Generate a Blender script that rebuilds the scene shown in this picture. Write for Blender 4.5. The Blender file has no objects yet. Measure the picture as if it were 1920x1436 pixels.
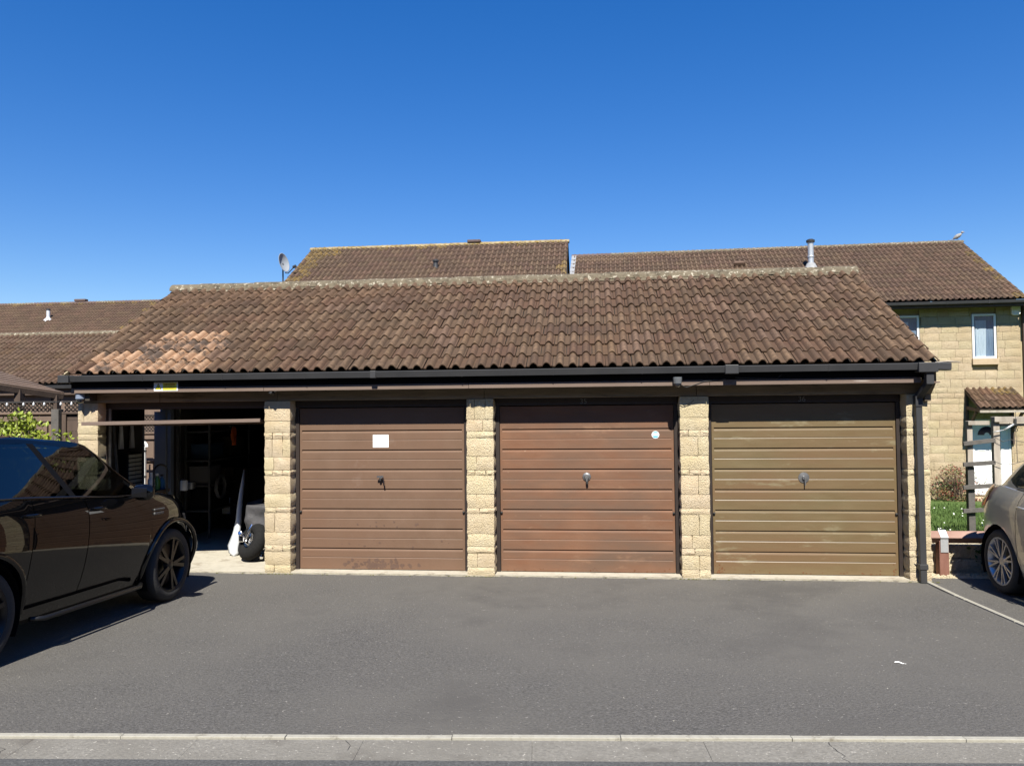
import bpy, bmesh, math, random
from mathutils import Vector, Matrix, noise

# ------------------------------------------------------------------ camera, sky, sun, exposure
SC = bpy.context.scene
COL = SC.collection
R = math.radians
CAM_LOC = Vector((1.3178, -8.939, 2.0002))
YAW, PITCH, ROLL, FPX = -0.104, 0.0279, -0.0105, 1440.0
_fw = Vector((math.sin(YAW)*math.cos(PITCH), math.cos(YAW)*math.cos(PITCH), math.sin(PITCH)))
_rt = Vector((math.cos(YAW), -math.sin(YAW), 0))
_up = _rt.cross(_fw)
_r2 = _rt*math.cos(ROLL) + _up*math.sin(ROLL)
_u2 = -_rt*math.sin(ROLL) + _up*math.cos(ROLL)
cd = bpy.data.cameras.new('camera')
cam = bpy.data.objects.new('camera', cd); COL.objects.link(cam)
m3 = Matrix((_r2, _u2, -_fw)).transposed()
cam.matrix_world = Matrix.Translation(CAM_LOC) @ m3.to_4x4()
cd.sensor_fit = 'HORIZONTAL'; cd.sensor_width = 36.0
cd.lens = 36.0*FPX/1920.0
cd.clip_start = 0.05; cd.clip_end = 2000
SC.camera = cam

SUN_TO = Vector((0.075, -1.0, 1.16)).normalized()      # towards the sun: behind the camera, a little to the right
SUN_EL = math.asin(SUN_TO.z)
world = bpy.data.worlds.new('World'); SC.world = world; world.use_nodes = True
wn = world.node_tree; wn.nodes.clear()
sky = wn.nodes.new('ShaderNodeTexSky'); sky.sky_type = 'NISHITA'; sky.sun_disc = False
sky.sun_elevation = SUN_EL
sky.sun_rotation = math.atan2(SUN_TO.x, SUN_TO.y)
sky.altitude = 0; sky.air_density = 1.0; sky.dust_density = 0.0; sky.ozone_density = 4.0
hs = wn.nodes.new('ShaderNodeHueSaturation'); hs.inputs['Saturation'].default_value = 1.52; hs.inputs['Hue'].default_value = 0.516; hs.inputs['Value'].default_value = 1.0
bg = wn.nodes.new('ShaderNodeBackground'); bg.inputs['Strength'].default_value = 0.102
wo = wn.nodes.new('ShaderNodeOutputWorld')
gm = wn.nodes.new('ShaderNodeGamma'); gm.inputs[1].default_value = 0.80
wn.links.new(sky.outputs[0], gm.inputs[0]); wn.links.new(gm.outputs[0], hs.inputs['Color']); wn.links.new(hs.outputs[0], bg.inputs[0]); wn.links.new(bg.outputs[0], wo.inputs[0])

sd = bpy.data.lights.new('sun', 'SUN'); sd.energy = 5.0; sd.angle = R(0.5); sd.color = (1.0, 0.95, 0.85)
sun = bpy.data.objects.new('sun', sd); COL.objects.link(sun)
sun.rotation_euler = (-SUN_TO).to_track_quat('-Z', 'Y').to_euler(); sun.location = (2, -12, 14)

SC.view_settings.view_transform = 'Standard'; SC.view_settings.look = 'None'
SC.view_settings.exposure = 0.97; SC.view_settings.gamma = 1.0; SC.view_settings.use_curve_mapping = False
SC.render.engine = 'CYCLES'; SC.cycles.use_denoising = True; SC.cycles.caustics_reflective = False; SC.cycles.caustics_refractive = False; SC.cycles.max_bounces = 8; SC.cycles.transparent_max_bounces = 12
random.seed(7)

def to_px(p):
    d = Vector(p) - CAM_LOC; z = d.dot(_fw)
    if z < .01: return (-1e4, -1e4, z)
    return (960 + FPX*d.dot(_r2)/z, 718 - FPX*d.dot(_u2)/z, z)

# ------------------------------------------------------------------ helpers
def tag(o, label=None, cat=None, group=None, kind=None):
    if label: o['label'] = label
    if cat: o['category'] = cat
    if group: o['group'] = group
    if kind: o['kind'] = kind
    return o

_wm = {}
def wmat(o):
    m = _wm.get(o.as_pointer())
    return m.copy() if m is not None else o.matrix_basis.copy()

def adopt(o, parent, mw):
    """parent o keeping the world matrix mw"""
    if parent is not None:
        o.parent = parent
        o.matrix_parent_inverse = wmat(parent).inverted()
    o.matrix_basis = mw
    _wm[o.as_pointer()] = mw.copy()

def empty(name, loc, label, cat, group=None, parent=None):
    o = bpy.data.objects.new(name, None); COL.objects.link(o)
    o.empty_display_size = 0.2
    adopt(o, parent, Matrix.Translation(Vector(loc)))
    if label: tag(o, label, cat, group)
    return o

def inst(name, mesh, mw, parent=None, mat=None):
    o = bpy.data.objects.new(name, mesh); COL.objects.link(o)
    adopt(o, parent, mw)
    if mat is not None:
        o.material_slots[0].link = 'OBJECT'; o.material_slots[0].material = mat
    return o

def copy_tree(src, mw_new, parent=None):
    c = src.copy(); COL.objects.link(c)
    old = wmat(src)
    adopt(c, parent, mw_new)
    if parent is None: c.parent = None
    for ch in list(src.children):
        copy_tree(ch, mw_new @ old.inverted() @ wmat(ch), c)
    return c

class MB:
    def __init__(self, M=None):
        self.v = []; self.f = []; self.mi = []; self.cur = 0; self.M = M
    def add(self, verts, faces):
        b = len(self.v)
        self.v += [Vector(p) for p in verts]
        for f in faces:
            self.f.append([b+i for i in f]); self.mi.append(self.cur)
        return self
    def box(self, x0, x1, y0, y1, z0, z1):
        v = [(x0,y0,z0),(x1,y0,z0),(x1,y1,z0),(x0,y1,z0),(x0,y0,z1),(x1,y0,z1),(x1,y1,z1),(x0,y1,z1)]
        return self.add(v, [(0,3,2,1),(4,5,6,7),(0,1,5,4),(1,2,6,5),(2,3,7,6),(3,0,4,7)])
    def beam(self, a, b, w, h, up=(0,0,1)):
        a = Vector(a); b = Vector(b); d = (b-a).normalized(); u = Vector(up)
        s = d.cross(u)
        if s.length < 1e-4: s = d.cross(Vector((1,0,0)))
        s.normalize(); u = s.cross(d).normalized()
        s *= w/2; u *= h/2
        v = [a-s-u, a+s-u, a+s+u, a-s+u, b-s-u, b+s-u, b+s+u, b-s+u]
        return self.add(v, [(0,1,2,3),(7,6,5,4),(0,4,5,1),(1,5,6,2),(2,6,7,3),(3,7,4,0)])
    def tube(self, pts, r, n=8, cap=True):
        pts = [Vector(p) for p in pts]; rings = []; pr = None
        rr = r if isinstance(r, (list, tuple)) else [r]*len(pts)
        b = len(self.v); vs = []
        for i, p in enumerate(pts):
            d = (pts[min(i+1, len(pts)-1)] - pts[max(i-1, 0)]).normalized()
            if pr is None:
                pr = d.orthogonal().normalized()
            else:
                pr = (pr - d*pr.dot(d)).normalized()
            q = d.cross(pr)
            vs += [p + (pr*math.cos(2*math.pi*k/n) + q*math.sin(2*math.pi*k/n))*rr[i] for k in range(n)]
        fs = []
        for i in range(len(pts)-1):
            for k in range(n):
                fs.append((i*n+k, i*n+(k+1)%n, (i+1)*n+(k+1)%n, (i+1)*n+k))
        if cap:
            fs.append(tuple(reversed(range(n)))); fs.append(tuple((len(pts)-1)*n+k for k in range(n)))
        return self.add(vs, fs)
    def lathe(self, prof, n=24, T=None, closed=False, caps=True):
        """prof: (r, z) pairs revolved about the local z axis, then T"""
        T = T or Matrix.Identity(4); vs = []; fs = []
        m = len(prof)
        for r, z in prof:
            for k in range(n):
                a = 2*math.pi*k/n; vs.append(T @ Vector((r*math.cos(a), r*math.sin(a), z)))
        for i in range(m if closed else m-1):
            j = (i+1) % m
            for k in range(n):
                fs.append((i*n+k, i*n+(k+1)%n, j*n+(k+1)%n, j*n+k))
        if not closed and caps:
            if prof[0][0] > 1e-5: fs.append(tuple(reversed(range(n))))
            if prof[-1][0] > 1e-5: fs.append(tuple((m-1)*n+k for k in range(n)))
        return self.add(vs, fs)
    def prism(self, poly, T):
        """poly: (x, y) outline at z 0 and 1 of T"""
        n = len(poly)
        vs = [T @ Vector((x, y, 0)) for x, y in poly] + [T @ Vector((x, y, 1)) for x, y in poly]
        fs = [tuple(reversed(range(n))), tuple(n+i for i in range(n))] + [(i, (i+1)%n, n+(i+1)%n, n+i) for i in range(n)]
        return self.add(vs, fs)
    def grid(self, P, flip=False):
        """P[i][j] points"""
        n = len(P); m = len(P[0]); vs = [p for row in P for p in row]; fs = []
        for i in range(n-1):
            for j in range(m-1):
                q = (i*m+j, i*m+j+1, (i+1)*m+j+1, (i+1)*m+j)
                fs.append(tuple(reversed(q)) if flip else q)
        return self.add(vs, fs)
    def mesh(self, name, mats, smooth=False, origin=None, weld=False):
        me = bpy.data.meshes.new(name)
        vs = [self.M @ p for p in self.v] if self.M else self.v
        o = Vector(origin) if origin is not None else Vector((0,0,0))
        me.from_pydata([tuple(p-o) for p in vs], [], self.f)
        for m in (mats if isinstance(mats, (list, tuple)) else [mats]):
            if m: me.materials.append(m)
        if any(self.mi): me.polygons.foreach_set('material_index', self.mi)
        if weld or smooth:
            b = bmesh.new(); b.from_mesh(me)
            if weld: bmesh.ops.remove_doubles(b, verts=b.verts, dist=1e-4)
            b.to_mesh(me); b.free()
        if smooth: me.polygons.foreach_set('use_smooth', [True]*len(me.polygons))
        me.update()
        return me
    def build(self, name, mats, parent=None, smooth=False, bevel=0, weld=False, angle=None, recalc=True):
        vs = [self.M @ p for p in self.v] if self.M else self.v
        lo = Vector((min(p.x for p in vs), min(p.y for p in vs), min(p.z for p in vs)))
        hi = Vector((max(p.x for p in vs), max(p.y for p in vs), max(p.z for p in vs)))
        org = Vector(((lo.x+hi.x)/2, (lo.y+hi.y)/2, lo.z))
        me = self.mesh(name, mats, smooth, org, weld)
        if recalc:
            b = bmesh.new(); b.from_mesh(me); bmesh.ops.recalc_face_normals(b, faces=b.faces); b.to_mesh(me); b.free()
        if smooth and angle is not None:
            me.set_sharp_from_angle(angle=R(angle))
        o = bpy.data.objects.new(name, me); COL.objects.link(o)
        adopt(o, parent, Matrix.Translation(org))
        if bevel:
            md = o.modifiers.new('bevel', 'BEVEL'); md.width = bevel; md.segments = 2; md.limit_method = 'ANGLE'; md.angle_limit = R(40)
        return o

def trs(loc, rx=0, ry=0, rz=0, s=(1,1,1)):
    return Matrix.Translation(Vector(loc)) @ Matrix.Rotation(rz, 4, 'Z') @ Matrix.Rotation(ry, 4, 'Y') @ Matrix.Rotation(rx, 4, 'X') @ Matrix.Diagonal((*s, 1))

# ------------------------------------------------------------------ materials
def mat(name, col, col2=None, rough=.8, scale=6., metal=0., spec=.5, bump=0., bscale=60., big=None, bigscale=.7,
        rand=0., specks=None, speck_scale=60., speck_cut=.68, coat=0., stretch=None, stain=None, stain_scale=2., stain_cut=.6, huevar=0., bdist=.01, crest=None, crest_z=(.03, .062)):
    """procedural material in world space: colour mix noise, a broad tone noise, specks or lichen, stains, fine relief"""
    m = bpy.data.materials.new(name); m.use_nodes = True
    nt = m.node_tree; N = nt.nodes; L = nt.links
    b = N['Principled BSDF']
    b.inputs['Roughness'].default_value = rough; b.inputs['Metallic'].default_value = metal
    b.inputs['Specular IOR Level'].default_value = spec
    if coat: b.inputs['Coat Weight'].default_value = coat; b.inputs['Coat Roughness'].default_value = .008
    geo = N.new('ShaderNodeNewGeometry'); pos = geo.outputs['Position']
    if stretch:
        mp = N.new('ShaderNodeMapping'); mp.inputs['Scale'].default_value = stretch
        L.new(pos, mp.inputs['Vector']); pos = mp.outputs[0]
    def nz(sc, det=6., rgh=.6):
        n = N.new('ShaderNodeTexNoise'); n.inputs['Scale'].default_value = sc; n.inputs['Detail'].default_value = det
        n.inputs['Roughness'].default_value = rgh; L.new(pos, n.inputs['Vector']); return n.outputs['Fac']
    def mixc(fac, a, bb, mode='MIX'):
        x = N.new('ShaderNodeMix'); x.data_type = 'RGBA'; x.blend_type = mode
        for s, v in ((0, fac), (6, a), (7, bb)):
            if hasattr(v, 'is_output'): L.new(v, x.inputs[s])
            elif s == 0: x.inputs[0].default_value = v
            else: x.inputs[s].default_value = (*v, 1) if len(v) == 3 else v
        return x.outputs[2]
    def mr(v, a, bb, c=0., d=1.):
        x = N.new('ShaderNodeMapRange'); L.new(v, x.inputs[0])
        for i, q in enumerate((a, bb, c, d)): x.inputs[i+1].default_value = q
        return x.outputs[0]
    c = col
    if col2: c = mixc(mr(nz(scale), .3, .7), col, col2)
    if crest:      # crests painted paler: weathering, plus the sunlit contrast of the rolls
        tcn = N.new('ShaderNodeTexCoord'); sx = N.new('ShaderNodeSeparateXYZ'); L.new(tcn.outputs['Object'], sx.inputs[0])
        mu = N.new('ShaderNodeMath'); mu.operation = 'MULTIPLY'; L.new(mr(sx.outputs[2], crest_z[0], crest_z[1]), mu.inputs[0]); L.new(mr(nz(22., 5.), .32, .62), mu.inputs[1])
        c = mixc(mu.outputs[0], c, crest)
    if big: c = mixc(mr(nz(bigscale, 3.), .35, .68), c, big)
    if stain: c = mixc(mr(nz(stain_scale, 8., .7), stain_cut, stain_cut+.12), c, stain)
    if specks: c = mixc(mr(nz(speck_scale, 2.), speck_cut, speck_cut+.05), c, specks)
    if rand or huevar:
        oi = N.new('ShaderNodeObjectInfo')
        h = N.new('ShaderNodeHueSaturation')
        L.new(mr(oi.outputs['Random'], 0, 1, 1-rand, 1+rand), h.inputs['Value'])
        if huevar:
            ml = N.new('ShaderNodeMath'); ml.operation = 'MULTIPLY'; ml.inputs[1].default_value = 7.31; L.new(oi.outputs['Random'], ml.inputs[0])
            fr = N.new('ShaderNodeMath'); fr.operation = 'FRACT'; L.new(ml.outputs[0], fr.inputs[0])
            L.new(mr(fr.outputs[0], 0, 1, .5-huevar, .5+huevar), h.inputs['Hue'])
        if hasattr(c, 'is_output'): L.new(c, h.inputs['Color'])
        else: h.inputs['Color'].default_value = (*c, 1)
        c = h.outputs[0]
    if hasattr(c, 'is_output'): L.new(c, b.inputs['Base Color'])
    else: b.inputs['Base Color'].default_value = (*c, 1)
    if bump:
        bp = N.new('ShaderNodeBump'); bp.inputs['Strength'].default_value = bump; bp.inputs['Distance'].default_value = bdist
        L.new(nz(bscale, 5., .65), bp.inputs['Height']); L.new(bp.outputs[0], b.inputs['Normal'])
    return m

def glass_mat(name, tint, refl=.08, rough=.0):
    m = bpy.data.materials.new(name); m.use_nodes = True
    nt = m.node_tree; N = nt.nodes; L = nt.links; N.clear()
    out = N.new('ShaderNodeOutputMaterial'); mx = N.new('ShaderNodeMixShader')
    lw = N.new('ShaderNodeLayerWeight'); lw.inputs['Blend'].default_value = .5
    pw = N.new('ShaderNodeMath'); pw.operation = 'POWER'; pw.inputs[1].default_value = 4.0; L.new(lw.outputs['Facing'], pw.inputs[0])
    fr = N.new('ShaderNodeMath'); fr.operation = 'MULTIPLY_ADD'; fr.inputs[1].default_value = 1-refl; fr.inputs[2].default_value = refl; L.new(pw.outputs[0], fr.inputs[0])
    tr = N.new('ShaderNodeBsdfTransparent'); tr.inputs[0].default_value = (*tint, 1)
    gl = N.new('ShaderNodeBsdfGlossy'); gl.inputs['Roughness'].default_value = rough; gl.inputs[0].default_value = (1, 1, 1, 1)
    L.new(fr.outputs[0], mx.inputs[0]); L.new(tr.outputs[0], mx.inputs[1]); L.new(gl.outputs[0], mx.inputs[2]); L.new(mx.outputs[0], out.inputs[0])
    return m

M = {}
M['asphalt'] = mat('asphalt', (0.044,0.042,0.038), (0.131,0.124,0.115), rough=.92, scale=58, big=(0.112,0.105,0.093), bigscale=.40, bump=1., bscale=70, bdist=.014, specks=(0.247,0.233,0.209), speck_scale=40, speck_cut=.68, stain=(.082,.077,.070), stain_scale=.45, stain_cut=.53)
M['road'] = mat('road_asphalt', (.045,.045,.045), (.10,.10,.098), rough=.92, scale=60, bump=.8, bscale=75, bdist=.012, specks=(.22,.22,.21), speck_scale=42, speck_cut=.70)
M['channel'] = mat('channel_concrete', (.135,.127,.11), (.225,.212,.185), rough=.92, scale=48, big=(.15,.14,.12), bigscale=1.6, bump=.8, bscale=70, specks=(.34,.32,.28), speck_scale=45, speck_cut=.66, stain=(.11,.10,.085), stain_scale=3, stain_cut=.56)
M['kerb'] = mat('kerb_concrete', (0.278,0.263,0.219), (0.336,0.322,0.274), rough=.85, scale=30, bump=.3, bscale=150, stain=(0.161,0.146,0.114), stain_scale=9, stain_cut=.57)
M['earth'] = mat('earth', (.07,.055,.04), (.11,.09,.06), scale=5, bump=.5, bscale=30)
M['concrete'] = mat('floor_concrete', (.36,.33,.265), (.44,.405,.33), rough=.85, scale=12, bump=.35, bscale=60, stain=(.27,.235,.18), stain_scale=4, stain_cut=.54)
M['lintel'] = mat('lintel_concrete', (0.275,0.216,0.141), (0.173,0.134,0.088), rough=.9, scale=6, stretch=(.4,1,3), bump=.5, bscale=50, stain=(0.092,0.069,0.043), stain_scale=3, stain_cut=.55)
M['stone'] = mat('pillar_stone', (0.519,0.427,0.281), (0.638,0.540,0.376), rough=.92, scale=22, big=(0.547,0.442,0.273), bigscale=4, bump=1., bscale=75, bdist=.026, specks=(0.354,0.285,0.169), speck_scale=55, speck_cut=.64, rand=.06, huevar=.008)
M['mortar'] = mat('mortar', (.36,.30,.19), (.28,.23,.15), rough=.95, scale=40, bump=.5, bscale=120)
M['wall_stone'] = mat('house_stone', (0.371,0.297,0.187), (0.448,0.370,0.249), rough=.92, scale=16, big=(0.360,0.281,0.171), bigscale=1.6, bump=1., bscale=30, bdist=.025, specks=(0.268,0.208,0.131), speck_scale=30, speck_cut=.65, rand=.05, huevar=.008)
M['wall_plain'] = mat('plain_stone_wall', (.33,.265,.16), (.40,.33,.205), rough=.9, scale=9, bump=.6, bscale=30)
M['tile'] = mat('brown_roof_tile', (0.055,0.028,0.015), (0.081,0.042,0.021), big=(0.061,0.035,0.018), bigscale=2.2, rand=.14, huevar=.006, crest=(0.138,0.082,0.044), rough=.88, scale=16, bump=.7, bscale=80, bdist=.008, specks=(0.312,0.238,0.149), speck_scale=40, speck_cut=.715)
M['tile_grey'] = mat('weathered_roof_tile', (0.055,0.032,0.017), (0.081,0.048,0.026), rand=.14, crest=(0.138,0.086,0.048), rough=.88, scale=16, bump=.7, bscale=80, bdist=.008, specks=(0.312,0.238,0.149), speck_scale=40, speck_cut=.715)
M['tile_red'] = mat('reddish_roof_tile', (0.062,0.034,0.020), (0.084,0.048,0.028), rand=.12, crest=(0.136,0.084,0.052), rough=.88, scale=16, bump=.7, bscale=80, bdist=.008, specks=(0.272,0.265,0.198), speck_scale=40, speck_cut=.715)
M['tile_new'] = mat('newer_orange_roof_tile', (0.206,0.110,0.058), (0.269,0.159,0.089), rough=.82, scale=10, bump=.5, bscale=80, bdist=.006, stain=(0.067,0.045,0.029), stain_scale=6, stain_cut=.50, rand=.12, crest=(0.341,0.221,0.135))
M['tile_far'] = mat('house_roof_tile', (0.053,0.030,0.018), (0.074,0.044,0.026), rough=.88, scale=12, bump=.5, bscale=60, specks=(0.225,0.166,0.097), speck_scale=26, speck_cut=.735, rand=.16, huevar=.008, crest=(0.122,0.077,0.046))
M['tile_lichen'] = mat('lichened_roof_tile', (0.077,0.051,0.024), (0.198,0.123,0.022), rough=.9, scale=9, bump=.5, bscale=60, stain=(0.063,0.043,0.026), stain_scale=7, stain_cut=.47, rand=.2, crest=(0.153,0.106,0.048))
M['ridge'] = mat('lichened_ridge_tile', (0.116,0.094,0.060), (0.172,0.144,0.098), rough=.95, scale=22, bump=1., bscale=55, bdist=.02, specks=(0.396,0.361,0.280), speck_scale=22, speck_cut=.61, stain=(0.060,0.047,0.029), stain_scale=10, stain_cut=.52, rand=.10)
M['ridge_yellow'] = mat('yellow_lichen_ridge_tile', (0.243,0.194,0.102), (0.324,0.264,0.153), rough=.95, scale=16, bump=.6, bscale=60, stain=(0.180,0.119,0.025), stain_scale=8, stain_cut=.47, rand=.1)
M['ridge_dark'] = mat('dark_ridge_tile', (.075,.05,.045), (.11,.075,.065), rough=.85, scale=20, bump=.4, rand=.1)
M['gutter'] = mat('black_gutter_plastic', (.030,.031,.033), (.042,.042,.044), rough=.5, scale=3, spec=.35, bump=.06, bscale=30)
M['fascia'] = mat('brown_fascia_board', (.125,.088,.068), (.165,.12,.095), rough=.8, scale=3, stretch=(.5,1,6), bump=.3, bscale=40, specks=(.52,.48,.43), speck_scale=1.5, speck_cut=.66)
M['soffit'] = mat('soffit_board', (0.050,0.040,0.030), (0.035,0.028,0.020), rough=.9, bump=.3)
M['black'] = mat('dark_void', (.006,.006,.006), rough=.95)
M['underlay'] = mat('roof_underlay', (.02,.018,.016), rough=.95)
M['timber_dark'] = mat('dark_brown_timber', (.055,.037,.028), (.085,.058,.043), rough=.85, scale=8, stretch=(1,1,.3), bump=.4, bscale=60, rand=.12)
M['timber_brown'] = mat('brown_fence_timber', (.125,.085,.062), (.165,.115,.085), rough=.85, scale=8, stretch=(1,1,.25), bump=.4, bscale=60, rand=.12)
M['timber_grey'] = mat('weathered_grey_timber', (.25,.215,.175), (.38,.34,.285), rough=.9, scale=14, stretch=(1,1,.2), bump=.5, bscale=60, rand=.1)
M['timber_slate'] = mat('dark_grey_timber', (.07,.066,.06), (.11,.10,.09), rough=.9, scale=14, bump=.4, rand=.1)
M['timber_red'] = mat('reddish_rail_timber', (0.221,0.128,0.101), (0.313,0.204,0.164), rough=.85, scale=10, stretch=(.3,1,1), bump=.45, bscale=50, stain=(0.138,0.076,0.058), stain_scale=5, stain_cut=.56)
M['galv'] = mat('galvanised_steel', (.50,.52,.53), (.62,.63,.64), rough=.45, metal=.6, scale=30)
M['lead'] = mat('lead_flashing', (.20,.205,.21), (.30,.305,.31), rough=.7, scale=12, bump=.3)
M['white'] = mat('white_plastic', (.80,.80,.78), rough=.35, bump=.02)
M['white_dirty'] = mat('white_weathered_plastic', (.62,.64,.66), (.50,.52,.55), rough=.5, scale=6)
M['paper'] = mat('white_paper', (.86,.86,.85), rough=.7)
M['print'] = mat('black_print', (.02,.02,.02), rough=.7)
M['yellow'] = mat('yellow_sign', (.80,.72,.06), rough=.45)
M['sign_red'] = mat('orange_print', (.42,.16,.03), rough=.6)
M['blue_print'] = mat('blue_sticker_print', (.10,.38,.62), rough=.4)
M['chrome'] = mat('chrome', (.75,.75,.76), rough=.18, metal=1.)
M['steel'] = mat('dull_steel', (.30,.30,.30), (.22,.22,.22), rough=.42, metal=.85, scale=30)
M['door_paint2'] = mat('brown_door_paint', (0.124,0.075,0.048), (0.149,0.093,0.062), rough=.6, scale=4, big=(0.138,0.080,0.051), bigscale=1.2, spec=.3, bump=.22, bscale=5, stain=(0.167,0.111,0.080), stain_scale=2.4, stain_cut=.62)
M['door_paint3'] = mat('faded_orange_brown_door_paint', (.150,.070,.038), (.176,.092,.054), rough=.62, scale=5, big=(.118,.072,.048), bigscale=2.0, spec=.3, bump=.22, bscale=5, stretch=(.6,1,1.6), stain=(.195,.112,.068), stain_scale=3.2, stain_cut=.60, specks=(.24,.16,.105), speck_scale=18, speck_cut=.735)
M['door_paint4'] = mat('faded_olive_brown_door_paint', (0.113,0.082,0.037), (0.142,0.108,0.055), rough=.45, scale=5, big=(0.137,0.084,0.042), bigscale=1.3, spec=.5, bump=.22, bscale=5, stretch=(.5,1,2.), stain=(0.200,0.168,0.100), stain_scale=3.4, stain_cut=.58)
M['door_frame'] = mat('dark_door_frame', (0.015,0.009,0.007), (0.022,0.014,0.011), rough=.6, scale=12)
M['rubber'] = mat('tyre_rubber', (.018,.018,.019), (.028,.028,.028), rough=.8, scale=40, bump=.1)
M['bike_tyre'] = mat('bike_tyre_rubber', (.010,.010,.010), (.016,.016,.016), rough=.9, spec=.15, scale=40, bump=.2)
M['black_trim'] = mat('black_trim', (.006,.006,.0065), rough=.6, spec=.15)
M['gloss_black'] = mat('gloss_black_trim', (.008,.008,.009), rough=.08, coat=.5)
M['car_black'] = mat('black_car_paint', (.0025,.0026,.0032), rough=.5, spec=.0, coat=1.)
M['car_beige'] = mat('silver_beige_car_paint', (.365,.36,.34), (.385,.38,.36), rough=.3, metal=.5, coat=1., scale=300)
M['rim_dark'] = mat('dark_alloy', (.012,.012,.013), rough=.35, metal=.3)
M['rim_silver'] = mat('silver_alloy', (.46,.47,.49), rough=.38, metal=.75)
M['lamp_red'] = mat('red_lamp_lens', (.45,.015,.012), rough=.12, coat=1.)
M['lamp_clear'] = mat('clear_lamp_lens', (.55,.57,.6), rough=.08, coat=1.)
M['car_glass'] = glass_mat('tinted_car_glass', (.24,.27,.265))
M['privacy'] = glass_mat('dark_privacy_glass', (.04,.045,.05))
M['window_glass'] = glass_mat('window_glass', (.86,.90,.92))
M['seat'] = mat('seat_cloth', (.02,.02,.022), rough=.9)
M['cover'] = mat('grey_bike_cover', (0.045,0.044,0.047), (0.066,0.064,0.068), rough=.75, scale=9, bump=.4, bscale=14, bdist=.03)
M['leaf_green'] = mat('yellow_green_leaf', (0.144,0.203,0.015), (0.259,0.300,0.038), rough=.5, scale=9, spec=.4)
M['leaf_dark'] = mat('deep_green_leaf', (.035,.075,.012), (.07,.12,.02), rough=.5, scale=9)
M['leaf_red'] = mat('reddish_leaf', (.16,.03,.022), (.25,.07,.04), rough=.6, scale=9)
M['leaf_tan'] = mat('tan_leaf', (.20,.14,.07), (.12,.13,.035), rough=.7, scale=9)
M['twig'] = mat('twig_bark', (.10,.065,.045), (.16,.11,.08), rough=.9, scale=20)
M['grass'] = mat('lawn_green', (0.042,0.086,0.014), (0.077,0.130,0.024), rough=.8, scale=3, big=(0.062,0.105,0.017), bigscale=.5)
M['daisy'] = mat('daisy_white', (.75,.75,.70), rough=.6)
M['orange'] = mat('orange_fabric', (.85,.16,.03), rough=.6)
M['bottle_blue'] = mat('blue_plastic', (.05,.16,.33), rough=.3)
M['bottle_green'] = mat('green_plastic', (.10,.24,.06), rough=.3)
M['drawer'] = mat('beige_plastic', (.30,.28,.22), rough=.5)
M['door_blue'] = mat('grey_blue_paint', (.16,.19,.25), (.20,.23,.29), rough=.6, scale=4)
M['curtain'] = mat('net_curtain', (.85,.87,.90), (.65,.68,.74), rough=.9, scale=30, stretch=(1,1,.1))
M['curtain_blue'] = mat('blue_grey_curtain', (.20,.25,.34), (.30,.36,.46), rough=.9, scale=20, stretch=(1,1,.1))
M['interior_wall'] = mat('dark_interior_blockwork', (.035,.03,.026), (.025,.022,.02), rough=.9, scale=5, bump=.4)
M['grey_feather'] = mat('grey_feathers', (.18,.18,.18), (.35,.34,.32), rough=.8, scale=50)
M['brick_cap'] = mat('stone_sill', (.38,.29,.19), (.44,.34,.23), rough=.9, scale=12, bump=.3)
M['gravel'] = mat('pale_gravel', (.66,.58,.42), (.50,.42,.28), rough=.95, scale=30, bump=1., bscale=45, bdist=.04, stain=(.30,.24,.14), stain_scale=22, stain_cut=.58)
M['rack_steel'] = mat('dark_rack_steel', (.10,.10,.10), rough=.5, metal=.5)  # steel lowered in tone, standing in for shade on the rack
M['dim_grey'] = mat('shade_dimmed_grey_plastic', (.10,.10,.105), rough=.6)  # this grey and the blue below are darkened for the garage's inner shade
M['dim_blue'] = mat('shade_dimmed_blue_plastic', (.02,.05,.10), rough=.5)

M['vent_grey'] = mat('grey_vent_plastic', (.50,.52,.55), rough=.5)
M['dish_grey'] = mat('grey_dish_enamel', (.26,.28,.30), rough=.45)

M['fascia_black'] = mat('black_fascia_paint', (.005,.005,.006), rough=.8, spec=.08)
M['lattice'] = mat('dark_lattice_timber', (.018,.013,.010), (.03,.022,.017), rough=.9)
M['tile_new2'] = mat('stained_orange_roof_tile', (.19,.105,.058), (.26,.155,.09), rough=.82, scale=10, bump=.5, bscale=80, bdist=.006, stain=(.07,.047,.032), stain_scale=5, stain_cut=.42, rand=.14, crest=(.32,.20,.125))

M['threshold'] = mat('worn_threshold', (0.180,0.162,0.122), (0.245,0.223,0.176), rough=.9, scale=16, bump=.8, bscale=60, stain=(0.101,0.090,0.072), stain_scale=6, stain_cut=.5)

M['post_red'] = mat('dark_red_post_timber', (.15,.065,.045), (.21,.10,.075), rough=.85, scale=12, stretch=(1,1,.3), bump=.45, bscale=50)

M['rust'] = mat('rust', (.10,.035,.012), (.15,.06,.022), rough=.9, scale=40)
M['moss'] = mat('moss', (.05,.06,.015), (.10,.09,.03), rough=.95, scale=40)
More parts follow.
